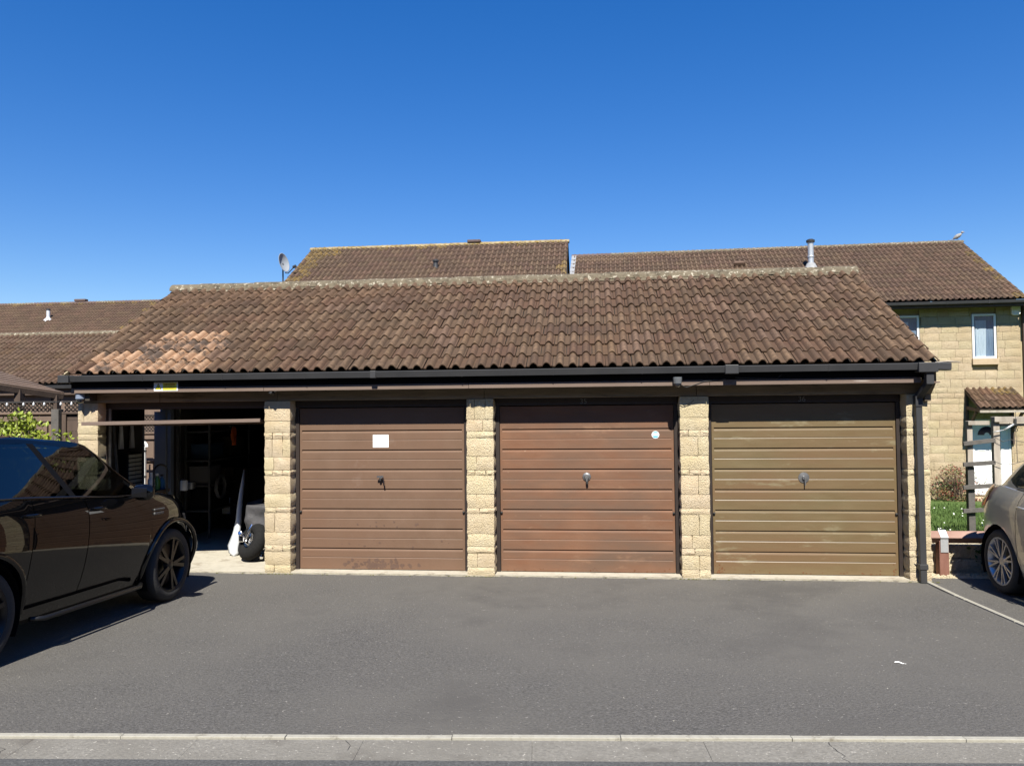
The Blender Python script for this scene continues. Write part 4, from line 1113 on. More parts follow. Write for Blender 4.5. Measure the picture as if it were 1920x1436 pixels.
b.build('leg', M['print'], bd)
# stone front, block by block where it is in view
TC = Matrix((EXC, EYC, Vector((0, 0, 1)))).transposed().to_4x4(); TC.translation = OC
openings = [(-.34, .30, 2.94, 4.36), (-2.4, -1.68, 3.2, 4.36), (-.46, .60, -.9, 1.47)]
rg = random.Random(17)
variants = []
for k in range(10):
    nb = rough_block(1, 1, .05, rg, disp=.0, nx=4, nz=3); variants.append(nb)
rest_blocks = MB(TC)
def wall_block(x0, x1, z0, z1):
    b = MB(); nx, nz = 4, 3; rows = []
    for j in range(nz+1):
        row = []
        for i in range(nx+1):
            e = i in (0, nx) or j in (0, nz)
            row.append(Vector((x0+.003+(x1-x0-.006)*i/nx, rg.uniform(-.018, -.010) if e else rg.uniform(-.034, -.014), z0+.003+(z1-z0-.006)*j/nz)))
        rows.append(row)
    b.M = TC; b.grid(rows)
    ring = rows[0]+[r[-1] for r in rows[1:]]+list(reversed(rows[-1][:-1]))+[r[0] for r in reversed(rows[1:-1])]
    back = [Vector((p.x, .05, p.z)) for p in ring]; n = len(ring)
    b.add(ring+back, [(i, n+i, n+(i+1) % n, (i+1) % n) for i in range(n)])
    if x1 < -2.45:                     # behind the garages from here: one mesh
        rest_blocks.add(b.v, b.f); return
    return b.build('stone_block', M['wall_stone'], wC, smooth=True, angle=35)
z = -.9; ci = 0
while z < 4.62:
    h = rg.choice([.226, .226, .226, .15]); z1 = min(z+h, 4.64)
    x = -7.0+rg.uniform(0, .3)
    while x < .90:
        l = rg.choice([.30, .44, .44, .52]); x1 = min(x+l, .90)
        if .90-x1 < .12: x1 = .90
        segs = [(x, x1)]
        for a, c, za, zb in openings:
            if min(z1, zb)-max(z, za) > .04:
                ns = []
                for p0, p1 in segs:
                    if p1 <= a or p0 >= c: ns.append((p0, p1))
                    else:
                        if p0 < a: ns.append((p0, a))
                        if p1 > c: ns.append((c, p1))
                segs = ns
        for p0, p1 in segs:
            if p1-p0 > .05: wall_block(p0, p1, z, z1)
        x = x1
    z = z1
o = rest_blocks.build('stone_blocks', M['wall_stone'], wC, smooth=True, angle=35); o['kind'] = 'stuff'
# windows
def upvc_window(x0, x1, z0, z1, sill=True):
    f = MB(TC); t = .055
    f.box(x0, x0+t, -.02, .06, z0, z1); f.box(x1-t, x1, -.02, .06, z0, z1); f.box(x0+t, x1-t, -.02, .06, z0, z0+t); f.box(x0+t, x1-t, -.02, .06, z1-t, z1)
    w_ = f.build('window', M['white'], hC, bevel=.006)
    g_ = MB(TC); g_.box(x0+t, x1-t, .0, .012, z0+t, z1-t); g_.build('pane', M['window_glass'], w_)
    c = MB(TC); n = 40; rows = [[], []]
    for i in range(n+1):
        x = x0+t+(x1-x0-2*t)*i/n
        for k, zz in enumerate((z0+t, z1-t)): rows[k].append(Vector((x, .031+.005*math.sin(i*1.35), zz)))
    c.grid(rows); c.build('curtain', M['curtain_blue'], w_, smooth=True)
    c = MB(TC); rows = [[], []]
    for i in range(25):
        x = x0+t+(x1-x0-2*t)*(.10+.50*i/24)
        for k, zz in enumerate((z0+t, z1-t-.12)): rows[k].append(Vector((x+(.03 if k else 0)*(i/24-.3), .020+.005*math.sin(i*1.6), zz)))
    c.grid(rows); c.build('curtain', M['curtain'], w_, smooth=True)
    if sill:
        s = MB(TC); s.box(x0-.03, x1+.03, -.09, .04, z0-.17, z0-.005); s.build('sill', M['brick_cap'], w_, bevel=.008)
upvc_window(-.325, .285, 3.12, 4.345); upvc_window(-2.38, -1.69, 3.4, 4.345)
# eaves of the house: gutter, fascia, soffit
MB(TC).box(-2.9, .86, -.43, .0, 4.52, 4.535).build('soffit', M['soffit'], hC)
MB(TC).box(-11.3, .90, -.44, -.42, 4.50, 4.66).build('fascia_board', M['timber_dark'], hC)
for a, c in ((-11.4, -1.15), (-1.14, 1.1)): gutter_piece(a, c, -.25, 4.58, hC, M_=TC)
for x in (-1.145, -.1): gutter_piece(x-.02, x+.02, -.25, 4.58, hC, 'gutter_bracket', .008, M_=TC)
MB(TC).box(.93, 1.03, -.10, -.01, -.9, 4.6).build('downpipe', M['timber_dark'], hC)
MB(TC).box(.905, 4.2, -.45, 6, 4.46, 4.58).build('eaves_board', M['timber_dark'], hC)
MB(TC).box(1.04, 5.5, .3, 6, -.9, 4.44).build('side_wall', M['wall_plain'], hC)
ab = MB(TC); ab.prism([(.655, 4.52), (.655, 4.33), (.70, 4.28), (.83, 4.28), (.875, 4.33), (.875, 4.52)], Matrix(((1, 0, 0, 0), (0, 0, .085, -.115), (0, 1, 0, 0), (0, 0, 0, 1))))
tag(ab.build('alarm_box', M['white'], None, bevel=.01), 'cream alarm box under the eaves at the right end of the stone house', 'alarm box')
# front door with fanlight under its tiled canopy
fr = MB(TC)
fr.box(-.42, -.35, -.03, .05, -.62, 1.46); fr.box(.32, .39, -.03, .05, -.62, 1.46); fr.box(-.35, .32, -.03, .05, 1.39, 1.46); fr.box(.52, .58, -.03, .05, -.62, 1.46)
frame = fr.build('door_frame', M['white'], hC, bevel=.006)
MB(TC).box(.392, .518, -.02, .03, -.62, 1.458).build('side_panel', M['white'], hC)
leaf = MB(TC); leaf.box(-.348, .318, .0, .04, -.60, 1.388); dl = leaf.build('front_door', M['white'], hC, bevel=.004)
for x0, x1, z0, z1 in ((-.27, -.05, .05, .62), (.02, .24, .05, .62), (-.27, -.05, -.5, -.08), (.02, .24, -.5, -.08)):
    m_ = MB(TC)
    for a in ((x0, x1, z0, z0+.02), (x0, x1, z1-.02, z1), (x0, x0+.02, z0+.021, z1-.021), (x1-.02, x1, z0+.021, z1-.021)): m_.box(a[0], a[1], -.014, .002, a[2], a[3])
    m_.build('door_moulding', M['white'], dl, bevel=.004)
fanl = MB(TC); P_ = Matrix(((1, 0, 0, -.015), (0, 0, .006, -.006), (0, 1, 0, 1.03), (0, 0, 0, 1)))
fanl.prism([(.235*math.cos(math.pi*i/14), .235*math.sin(math.pi*i/14)) for i in range(15)]+[(.07*math.cos(math.pi*i/6), .07*math.sin(math.pi*i/6)) for i in range(6, -1, -1)], P_)
fanl.build('fanlight', mat('fanlight_glass', (.008,.012,.03), rough=.05), dl)
st = MB(TC); st.box(-.5, .7, -.45, .0, -.95, -.66); st.build('doorstep', M['brick_cap'], hC, bevel=.01)
# canopy
cw0, cw1 = -.56, .70
ce = WC(cw0, -.92, 1.76); cr = WC(cw0, -.03, 2.28); vsc = (cr-ce).normalized(); nc_ = EXC.cross(vsc).normalized()
cb_ = MB()
def cq(s, f, dz): return ce+EXC*s+(cr-ce)*f+nc_*dz
cb_.add([cq(0, .02, -.015), cq(1.26, .02, -.015), cq(1.26, 1, -.015), cq(0, 1, -.015), cq(0, .02, -.05), cq(1.26, .02, -.05), cq(1.26, 1, -.05), cq(0, 1, -.05)], [(0, 1, 2, 3), (7, 6, 5, 4), (0, 4, 5, 1), (1, 5, 6, 2), (2, 6, 7, 3), (3, 7, 4, 0)])
cano = cb_.build('canopy', M['timber_dark'], hC)
tile_roof(cano, ce, EXC, vsc, 4, 3, 1.26/4, (cr-ce).length/3, lambda r, c, x: M['tile_lichen'] if r == 2 and x < .5 else (M['tile_red'] if x < .35 else M['tile']), M['tile'], seed=8, stagger=False, jit=1.5)
for s in (-.52, .62):
    cb_ = MB(TC)
    cb_.beam((s, -.04, .78), (s, -.04, 2.22), .07, .07, (0, 1, 0)); cb_.beam((s, -.05, 1.78), (s, -.86, 1.70), .06, .09); cb_.beam((s, -.07, 1.15), (s, -.60, 1.66), .06, .06); cb_.beam((s, -.06, 2.19), (s, -.88, 1.71), .05, .05)
    cb_.build('canopy_bracket', M['timber_dark'], hC)
MB(TC).box(-.56, .70, -.90, -.85, 1.655, 1.715).build('canopy_fascia', M['timber_grey'], hC)

# far left: upper roof of a house and a lower garage roof in front of it
def ch_d(r, c, x, nr, nc):
    if (r >= nr-1 and x < .4) or (c > nc-2 and x < .8): return M['tile_lichen']
    return M['tile_far']
hD, wD, rD, WD, qD, vD, nD = gable_house('house', 'distant house at the far left, only its brown roof showing', Vector((1, 0, 0)), Vector((0, 25, 0)), -29.5, -18.75, -4.4, 4.45, 0, 7.02, -.5, M['wall_plain'],
    24, lambda k, x: M['ridge'] if x < .6 else M['ridge_dark'], ch_d, 51, in_poly([(-50, 628), (230, 618), (330, 536), (1600, 500), (1750, 1436), (-50, 1436)]))
sp_ = qD(5.95-29.5+.45, .62, .0)
b = MB(); b.lathe([(.22, -.10), (.18, .0), (.09, .08), (.08, .12)], 16, trs(sp_)); b.lathe([(.075, .1), (.075, .42), (0, .42)], 16, trs(sp_)); so = b.build('soil_vent', M['vent_grey'], rD, smooth=True, angle=40)
b = MB(); b.lathe([(.085, .42), (.085, .49), (0, .51)], 12, trs(sp_)); b.build('vent_cap', M['gutter'], so)
rv = qD(-23.1+.4, 1.0, .0)
b = MB(); b.box(rv.x-.28, rv.x+.28, rv.y-.12, rv.y+.12, rv.z+.06, rv.z+.17); b.build('ridge_vent', M['ridge_dark'], rD, bevel=.02)
hE, wE, rE, WE, qE, vE, nE = gable_house('garage_building', 'lower garage building at the left with a plain brown tiled roof', Vector((1, 0, 0)), Vector((0, 9.95, 0)), -16.4, -7.9, -2.45, 2.575, 0, 3.98, -.2, M['timber_brown'],
    19, lambda k, x: M['ridge'], lambda r, c, x, nr, nc: M['tile_far'] if x < .86 else M['tile'], 61, behind_main, gauge=.31, eave_out=.18)
T_ = Matrix.Translation((0, 7.75, 0))
gutter_piece(-16.3, -7.9, 0, 2.475, hE, M_=T_)
MB(T_).box(-16.3, -7.9, -.19, -.17, 2.33, 2.52).build('fascia_board', M['timber_dark'], hE)
# ------------------------------------------------------------------ left garden seen past the garages
def ray(u, v): return _fw + _r2*((u-960)/FPX) - _u2*((v-718)/FPX)
def aty(u, v, y):
    d = ray(u, v); return CAM_LOC + d*((y-CAM_LOC.y)/d.y)
def atx(u, v, x):
    d = ray(u, v); return CAM_LOC + d*((x-CAM_LOC.x)/d.x)
def leaf_cloud(mb, c, rad, n, size, rg, up=.3, clump=14, lean=1.0):
    cl = []
    for k in range(clump):
        a = rg.uniform(0, 6.28); r = rg.random()**.5; z = rg.uniform(-1, 1)
        rr_ = math.sqrt(max(0, 1-z*z))*r
        cl.append(Vector((c[0]+rad[0]*rr_*math.cos(a), c[1]+rad[1]*rr_*math.sin(a), c[2]+rad[2]*z)))
    for i in range(n):
        q = rg.choice(cl); p = q+Vector((rg.gauss(0, rad[0]*.19), rg.gauss(0, rad[1]*.19), rg.gauss(0, rad[2]*.17)))
        leaf_at(mb, p, size*rg.uniform(.6, 1.3), rg, up)
def leaf_at(mb, p, s, rg, up):
    d = Vector((rg.gauss(0, 1), rg.gauss(0, 1), rg.gauss(up, .7))).normalized(); w = d.cross(Vector((rg.gauss(0, 1), rg.gauss(0, 1), rg.gauss(0, 1)))).normalized()
    n_ = d.cross(w)
    mb.add([p, p+d*s*.5+w*s*.26+n_*s*.06, p+d*s, p+d*s*.5-w*s*.26+n_*s*.06], [(0, 1, 2), (0, 2, 3)])

def lattice_mb(x0, x1, y, z0, z1, sp=.062, w=.018):
    b = MB(); h = z1-z0
    for k in range(int((x1-x0+h)/sp)+2):
        for s, yy in ((1, y), (-1, y+.008)):
            xa = x0-h+k*sp if s > 0 else x0+k*sp
            a, c = Vector((xa, yy, z0)), Vector((xa+s*h, yy, z1))
            # clip to the panel
            def cl(p, q):
                if p.x < x0: t = (x0-p.x)/(q.x-p.x) if q.x != p.x else 2; return p+(q-p)*t if t < 1 else None
                if p.x > x1: t = (x1-p.x)/(q.x-p.x) if q.x != p.x else 2; return p+(q-p)*t if 0 <= t < 1 else None
                return p
            p = cl(a, c); q = cl(c, a)
            if p is None or q is None or (p-q).length < .02: continue
            b.beam(p, q, .006, w, (1, 0, s*.5))
    return b
def board_fence(label, x0, x1, y, z0, zt, lat, m, posts, horizontal=False, group=None, bw=.15):
    rg = random.Random(int((x0-y)*10) & 255)
    f = empty('fence' if not horizontal else 'garden_gate', ((x0+x1)/2, y, z0), label, 'fence' if not horizontal else 'gate', group)
    if horizontal:
        z = z0+.04
        while z < zt-.05:
            MB().box(x0+.02, x1-.02, y+rg.uniform(-.004, .004), y+.022, z, min(z+bw-.006, zt)).build('board', m, f, bevel=.003); z += bw
        MB().box(x0, x0+.06, y-.03, y-.005, z0, zt).build('batten', m, f); MB().box(x1-.06, x1, y-.03, y-.005, z0, zt).build('batten', m, f)
    else:
        x = x0
        while x < x1-.02:
            MB().box(x+.002, min(x+bw-.002, x1), y+rg.uniform(-.004, .004), y+.02, z0+.03, zt).build('board', m, f, bevel=.002); x += bw
        for zz in (z0+.35, z0+1.0, zt-.10): MB().box(x0, x1, y-.04, y-.006, zz, zz+.07).build('rail', m, f, bevel=.004)
        x = x0+.45
        while x < x1: MB().box(x-.03, x+.03, y-.042, y-.006, z0+.03, zt-.11).build('batten', m, f, bevel=.003); x += .62
    MB().box(x0, x1, y-.035, y+.03, zt, zt+.03).build('capping', m, f, bevel=.004)
    if lat:
        o = lattice_mb(x0+.02, x1-.02, y, zt+.03, zt+.03+lat).build('lattice', M['lattice'], f); o['kind'] = 'stuff'
        MB().box(x0, x1, y-.02, y+.02, zt+.032+lat, zt+.06+lat).build('top_rail', M['lattice'], f, bevel=.003)
    for px_ in posts: MB().box(px_-.055, px_+.055, y-.06, y+.05, z0, zt+.07).build('post', M['timber_slate'] if not horizontal else m, f, bevel=.006)
    return f
FY = 1.1
board_fence('brown board fence with a lattice top at the far left, behind the black car', -8.6, -6.18, FY, 0, 1.93, .125, M['timber_brown'], [-6.13])
board_fence('dark narrow gate of level boards between fence post and garage wall', -6.06, -5.06, FY+.02, 0, 1.93, .125, M['timber_dark'], [], horizontal=True)
board_fence('brown garden fence glimpsed through the side door of the open garage', -10.2, -5.1, 4.75, 0, 1.52, .30, M['timber_brown'], [-7.4, -9.2])
# white arched panel standing in that garden
ob = empty('garden_arch', (-6.93, 4.4, 0), 'white arched garden panel seen through the side door of the garage', 'garden ornament')
b = MB(); o_ = Vector((-6.93, 4.42, 0))
for dx in (-.10, -.02, .06): b.beam(o_+Vector((dx, 0, .0)), o_+Vector((dx, 0, 1.30)), .045, .03)
b.tube([o_+Vector((-.02+.12*math.cos(a), 0, 1.29+.10*math.sin(a))) for a in [math.pi*i/10 for i in range(11)]], .028, 6)
b.build('panel', M['white'], ob)
b = MB()
for z in (.3, .75, 1.22): b.beam(o_+Vector((-.14, -.02, z)), o_+Vector((.10, -.02, z)), .02, .03)
b.build('crossbar', M['print'], ob)
# string of bulbs along the lattice
sl = empty('string_lights', (-6.3, FY-.09, 2.08), 'string of clear bulbs hung along the lattice at the far left', 'string lights')
b = MB(); pts = []
bx = [aty(u, 757, FY-.09).x for u in (-12, 13, 44, 63, 83, 114, 134)]
zl = aty(60, 753, FY-.09).z
for i in range(len(bx)-1):
    for k in range(4): pts.append(Vector((bx[i]+(bx[i+1]-bx[i])*k/4, FY-.09, zl-.012*math.sin(math.pi*k/4))))
pts.append(Vector((-5.1, FY-.09, zl))); b.tube(pts, .006, 5); b.build('cable', M['print'], sl)
for x in bx:
    b = MB(); b.lathe([(0, -.052), (.012, -.046), (.016, -.032), (.012, -.015), (.009, -.004), (0, 0)], 10, trs((x, FY-.09, zl-.01))); b.build('bulb', M['lamp_clear'], sl, smooth=True)
# boarded roof of a garden shelter
sh = empty('garden_shelter', (-7.6, 2.6, 0), 'garden shelter at the far left, its shallow boarded roof sloping to a point', 'shelter')
tip = aty(120, 736.5, 2.5); low = aty(0, 719, 1.75); hi_ = aty(0, 696, 2.45)
e1 = (low-tip); e2 = (hi_-tip); low2 = tip+e1*1.25; n_ = e1.cross(e2).normalized()
if n_.z < 0: n_ = -n_
nb = 9
for k in range(nb):
    f0, f1 = k/nb*1.3, (k+.97)/nb*1.3
    b = MB(); a_, c_ = tip+e2*f0, tip+e2*f1
    q = [a_, a_+e1*1.25, c_+e1*1.25, c_]
    b.add([p+n_*(.012 if i in (0, 1) else 0) for i, p in enumerate(q)]+[p-n_*.02 for p in q], [(0, 1, 2, 3), (7, 6, 5, 4), (0, 4, 5, 1), (1, 5, 6, 2), (2, 6, 7, 3), (3, 7, 4, 0)])
    b.build('roof_board', M['timber_brown'], sh)
b = MB(); b.beam(tip-n_*.06, low2-n_*.06, .04, .085, n_); b.build('eaves_beam', M['timber_dark'], sh)
b = MB(); b.beam(tip-n_*.05, tip+e2*1.3-n_*.05, .04, .07, n_); b.build('gable_beam', M['timber_dark'], sh)
for u in (31, 97):
    p = aty(u, 745, 2.55); q = tip+e1*(.78 if u < 50 else .20)
    MB().box(q.x-.05, q.x+.05, q.y+.05, q.y+.15, 0, q.z-.06).build('post', M['timber_dark'], sh)
# yellow-green evergreen in front of the fence
rg = random.Random(5)
sb = empty('evergreen_shrub', (-6.35, .55, 0), 'yellow-green leafy shrub in front of the fence, behind the black car roof', 'shrub')
st_ = MB(); lf = MB(); lf2 = MB()
for k in range(46):
    x = rg.uniform(-7.1, -5.75); y = rg.uniform(.3, .8)
    zt = {0: 1.74}.get(0)+.20*math.exp(-((x+6.12)/.10)**2)+.13*math.exp(-((x+6.45)/.14)**2)-.10*abs(x+6.3)+rg.uniform(-.16, .05)
    st_.tube([(x*.4-6.35*.6, .55, 0), (x*.8-6.35*.2, y*.8+.11, zt*.5), (x, y, zt-.04)], [.014, .009, .003], 5)
    for j in range(60):
        t = 1-rg.random()**1.8*.75; z = zt*t
        p = Vector((x+rg.gauss(0, .055), y+rg.gauss(0, .055), z+rg.gauss(0, .02)))
        leaf_at(lf if t > .72 or rg.random() < .5 else lf2, p, rg.uniform(.05, .095), rg, .7)
st_.build('stem', M['twig'], sb); lf.build('foliage', M['leaf_green'], sb, recalc=False); lf2.build('foliage', M['leaf_dark'], sb, recalc=False)

# ------------------------------------------------------------------ fittings on the garage front
def sheet_thing(name, label, cat, x0, x1, z0, z1, y, m, th=.003, bevel=.0):
    r = empty(name, ((x0+x1)/2, y, z0), label, cat)
    MB().box(x0, x1, y-th, y, z0, z1).build('plate' if name != 'paper_notice' else 'sheet', m, r, bevel=bevel); return r
s0 = sheet_thing('warning_sign', 'yellow warning sign with an electric bolt triangle on the fascia over the open garage', 'sign', -3.93, -3.625, 2.205, 2.312, -.1915, M['paper'], .004, .002)
b = MB(); b.box(-3.815, -3.64, -.1972, -.1962, 2.214, 2.303); b.build('yellow_panel', M['yellow'], s0)
b = MB(); b.add([(-3.915, -.1968, 2.222), (-3.830, -.1968, 2.222), (-3.8725, -.1968, 2.298)], [(0, 1, 2)]); b.build('triangle_border', M['print'], s0)
b = MB(); b.add([(-3.905, -.1974, 2.228), (-3.840, -.1974, 2.228), (-3.8725, -.1974, 2.286)], [(0, 1, 2)]); b.build('triangle', M['yellow'], s0)
b = MB(); b.add([(-3.866, -.198, 2.274), (-3.884, -.198, 2.248), (-3.874, -.198, 2.248), (-3.882, -.198, 2.230), (-3.860, -.198, 2.254), (-3.870, -.198, 2.254)], [(0, 1, 2, 3, 4, 5)]); b.build('bolt_symbol', M['print'], s0)
b = MB()
for z, h, xa, xb in ((2.272, .018, -3.80, -3.665), (2.252, .008, -3.805, -3.655), (2.238, .007, -3.805, -3.665), (2.225, .007, -3.80, -3.68)):
    x = xa; rr = random.Random(int(z*1000))
    while x < xb:
        w = rr.uniform(.006, .02); b.box(x, min(x+w, xb), -.1978, -.1973, z, z+h); x += w+.004
b.build('print', M['sign_red'], s0)
sheet_thing('paper_notice', 'blank white paper stuck high on the dull brown garage door', 'notice', -1.337, -1.143, 1.497, 1.65, .1690, M['paper'], .001)
stk = empty('round_sticker', (2.045, .168, 1.63), 'small round blue and white sticker at the top right of the orange-brown door', 'sticker')
b = MB(); b.lathe([(0, 0), (.044, 0), (.044, .0012), (0, .0012)], 28, trs((2.045, .1695, 1.629), rx=R(90))); b.build('disc', M['white'], stk)
b = MB(); n = 16
for za, zb in ((-.036, -.012), (.020, .036)):
    pl = [(math.sqrt(max(0, .038**2-z*z)), z) for z in [za+(zb-za)*i/6 for i in range(7)]]
    b.add([(2.045+x, .1676, 1.629+z) for x, z in pl]+[(2.045-x, .1676, 1.629+z) for x, z in reversed(pl)], [tuple(range(14))])
for k in range(7): b.box(2.045-.028+.008*k, 2.045-.023+.008*k, .1672, .1676, 1.629-.004, 1.629+.008)
b.build('print', M['blue_print'], stk)
def dome_cam(name, label, c, mh, md, r=.052, cat='camera', eyeball=True):
    o = empty(name, c, label, cat); c = Vector(c)
    b = MB(); b.lathe([(0, r*1.5), (r*1.05, r*1.5), (r*1.08, r*.9), (r*1.0, r*.5), (r*.98, 0), (r*.9, -.004)], 24, Matrix.Translation(c)); b.build('housing', mh, o, smooth=True, angle=40)
    b = MB(); b.lathe([(r*.9, 0)]+[(r*.9*math.cos(a), -r*.95*math.sin(a)) for a in [math.pi/2*i/8 for i in range(1, 9)]], 24, Matrix.Translation(c)); b.build('dome', md, o, smooth=True)
    return o
bulldark = mat('smoked_dome', (.012,.014,.02), rough=.06, coat=1.)
bluegrey = mat('blue_grey_plastic', (.20,.24,.32), rough=.35)
greymetal = mat('grey_camera_plastic', (.17,.18,.19), rough=.22, metal=.4)
dome_cam('security_camera', 'blue-grey dome camera under the eaves at the left corner of the garages', (-4.925, -.11, 2.125), bluegrey, bulldark, .062)
MB().box(-4.86, -4.80, -.13, .01, 2.10, 2.19).build('junction_box', M['soffit'], G)
dome_cam('security_camera', 'shiny grey dome camera on the fascia above the pillar between orange and olive doors', (2.265, -.235, 2.215), greymetal, bulldark, .047)
sp = empty('small_camera', (-2.46, -.14, 2.19), 'tiny black camera on a white bracket under the fascia by the first pillar', 'camera')
b = MB(); b.lathe([(0, -.03), (.022, -.03), (.024, .03), (.012, .036), (0, .036)], 14, trs((-2.475, -.145, 2.172), rx=R(75), rz=R(-15))); b.build('body', M['print'], sp, smooth=True, angle=40)
b = MB(); b.beam((-2.46, -.12, 2.18), (-2.42, -.10, 2.20), .012, .012); b.build('bracket', M['white'], sp)
def cable(pts, r=.004):
    b = MB(); b.tube(pts, r, 5); b.build('cable', M['print'], G)
cable([(2.31, -.2, 2.20), (2.36, -.196, 2.17), (2.48, -.195, 2.205), (2.56, -.197, 2.235), (2.72, -.198, 2.245), (2.80, -.20, 2.26)])
cable([(2.90, -.198, 2.27), (3.1, -.198, 2.262), (3.35, -.198, 2.255), (3.40, -.198, 2.30)])
cable([(2.47, -.008, 2.03), (2.44, -.015, 2.0), (2.38, -.02, 1.975), (2.30, .02, 1.965)], .003)
cable([(4.785, .10, .24), (4.80, .02, .20), (4.85, -.01, .19)], .006)
tw = empty('dead_twig', (5.15, -.27, 2.40), 'pale flat leaf stalk poking from the gutter end at the right', 'twig')
b = MB(); b.tube([(4.99, -.26, 2.405), (5.12, -.27, 2.412), (5.24, -.275, 2.405)], [.006, .010, .003], 5); b.build('stalk', M['timber_grey'], tw)

# ------------------------------------------------------------------ inside the open garage
def boxy(name, label, cat, x0, x1, y0, y1, z0, z1, m, group=None, bevel=.006):
    r = empty(name, ((x0+x1)/2, (y0+y1)/2, z0), label, cat, group)
    MB().box(x0, x1, y0, y1, z0, z1).build('carcass', m, r, bevel=bevel); return r
FL = .022
MB().box(-4.879, -4.872, .301, 1.10, FL, 2.24).build('dark_lining', M['interior_wall'], G)  # dark sheet added over the pale wall to stand in for shade
jamb = MB()
jamb.box(-5.03, -4.86, 1.80, 1.88, FL, 1.98); jamb.box(-5.03, -4.86, 1.105, 1.135, FL, 1.98)
jamb.build('side_door_frame', M['door_blue'], G, bevel=.004)
MB().box(-5.02, -4.84, 1.63, 1.68, FL, 1.95).build('side_door', M['door_blue'], G, bevel=.004)
MB().beam((-4.85, 1.99, .02), (-4.85, 1.99, 2.0), .04, .05).build('post', M['steel'], G)
wbn = empty('workbench', (-4.68, .78, FL), 'workbench against the left wall inside the open garage', 'bench')
MB().box(-4.87, -4.46, .36, 1.08, .86, .90).build('top', M['timber_dark'], wbn, bevel=.004)
for x in (-4.84, -4.50):
    for y in (.40, 1.03): MB().box(x-.025, x+.025, y-.025, y+.025, FL, .859).build('leg', M['timber_dark'], wbn)
dr = boxy('drawer_tower', 'small tower of beige storage drawers on the workbench in the open garage', 'drawers', -4.865, -4.70, .50, .80, .90, 1.42, M['black_trim'])
for r in range(9):
    for c in range(2):
        y0 = .51+.145*c; z0 = .915+.055*r
        MB().box(-4.70, -4.688, y0, y0+.135, z0, z0+.040).build('drawer', M['drawer'], dr, bevel=.003)
for k, (y, lab) in enumerate(((.50, 'nearer pale strip hanging over the drawer tower in the garage'), (.74, 'farther pale strip hanging over the drawer tower in the garage'))):
    r = empty('hanging_strip', (-4.84, y, 1.47), lab, 'strip', 'pale strips hanging in the garage')
    b = MB(); b.add([(-4.84, y, 1.47), (-4.84, y+.10, 1.47), (-4.84, y+.07, 1.78), (-4.84, y+.03, 1.78), (-4.82, y, 1.47), (-4.82, y+.10, 1.47), (-4.82, y+.07, 1.78), (-4.82, y+.03, 1.78)], [(0, 1, 2, 3), (7, 6, 5, 4), (0, 4, 5, 1), (1, 5, 6, 2), (2, 6, 7, 3), (3, 7, 4, 0)])
    b.build('strip', M['white_dirty'], r)
def bottle(x, y, z, h, r, m, mc, label):
    o = empty('bottle', (x, y, z), label, 'bottle', 'bottles on the garage workbench')
    b = MB(); b.lathe([(0, 0), (r, 0), (r, h*.6), (r*.45, h*.78), (r*.4, h*.86), (0, h*.86)], 14, trs((x, y, z))); b.build('body', m, o, smooth=True, angle=40)
    b = MB(); b.lathe([(0, h*.86), (r*.5, h*.86), (r*.5, h), (0, h)], 12, trs((x, y, z))); b.build('cap', mc, o)
bottle(-4.56, .80, .90, .24, .045, M['white'], M['white'], 'white bottle at the bench end, first of the three by the doorway')
bottle(-4.55, .92, .90, .22, .04, M['bottle_green'], M['white'], 'green bottle on the bench between the white and the blue one')
bottle(-4.54, 1.02, .90, .20, .04, M['bottle_blue'], M['print'], 'blue bottle with a black cap on the garage bench')
ht = empty('hand_truck', (-4.40, 1.45, FL), 'black hand truck with a looped handle standing before the side door', 'hand truck')
p0 = atx(288, 890, -4.40); p1 = atx(313, 890, -4.40); zt = p0.z+.03
b = MB(); b.tube([(-4.40, p0.y, .1), (-4.40, p0.y, zt)]+[(-4.40, (p0.y+p1.y)/2-(p1.y-p0.y)/2*math.cos(a), zt+.09*math.sin(a)) for a in [math.pi*i/8 for i in range(1, 8)]]+[(-4.40, p1.y, zt), (-4.40, p1.y, .1)], .013, 8); b.build('frame', M['print'], ht, smooth=True)
b = MB(); b.box(-4.41, -4.20, p0.y-.02, p1.y+.02, FL, .04)
b.build('toe_plate', M['print'], ht)
for y in (p0.y-.04, p1.y+.04):
    b = MB(); b.lathe([(.07+.025*math.cos(a), .025*math.sin(a)) for a in [2*math.pi*i/8 for i in range(8)]], 16, trs((-4.46, y, .117), rx=R(90)), closed=True); b.build('wheel', M['rubber'], ht, smooth=True)
rk_ = empty('storage_rack', (-4.66, 2.9, FL), 'grey metal storage rack along the left wall, beyond the side door', 'rack')
for y in (2.2, 3.55):
    for x in (-4.85, -4.47): MB().box(x-.015, x+.015, y-.015, y+.015, FL, 1.75).build('upright', M['rack_steel'], rk_)
for z in (.42, .80, 1.18, 1.62): MB().box(-4.86, -4.455, 2.18, 3.57, z, z+.025).build('shelf', M['rack_steel'], rk_)
for (y0, y1, z, h, m, lab) in ((2.25, 2.62, .825, .26, M['dim_grey'], 'dim grey box on the middle shelf of the garage rack'), (2.75, 3.05, .825, .20, M['timber_dark'], 'low brown box beside the grey one on the rack'), (2.3, 2.7, 1.205, .22, M['dim_blue'], 'dark blue crate on the upper shelf of the garage rack'),
                               (2.95, 3.4, 1.205, .30, M['soffit'], 'brown carton on the upper shelf of the garage rack'), (2.3, 2.9, .445, .28, M['black_trim'], 'black crate on the lowest shelf of the garage rack')):
    r = boxy('storage_box', lab, 'box', -4.82, -4.50, y0, y1, z, z+h, m, 'boxes on the storage rack')
    MB().box(-4.825, -4.495, y0-.005, y1+.005, z+h, z+h+.02).build('lid', m, r)
hc = empty('hose_coil', (-4.42, 2.4, .62), 'coiled grey hose hung on the side of the garage rack', 'hose')
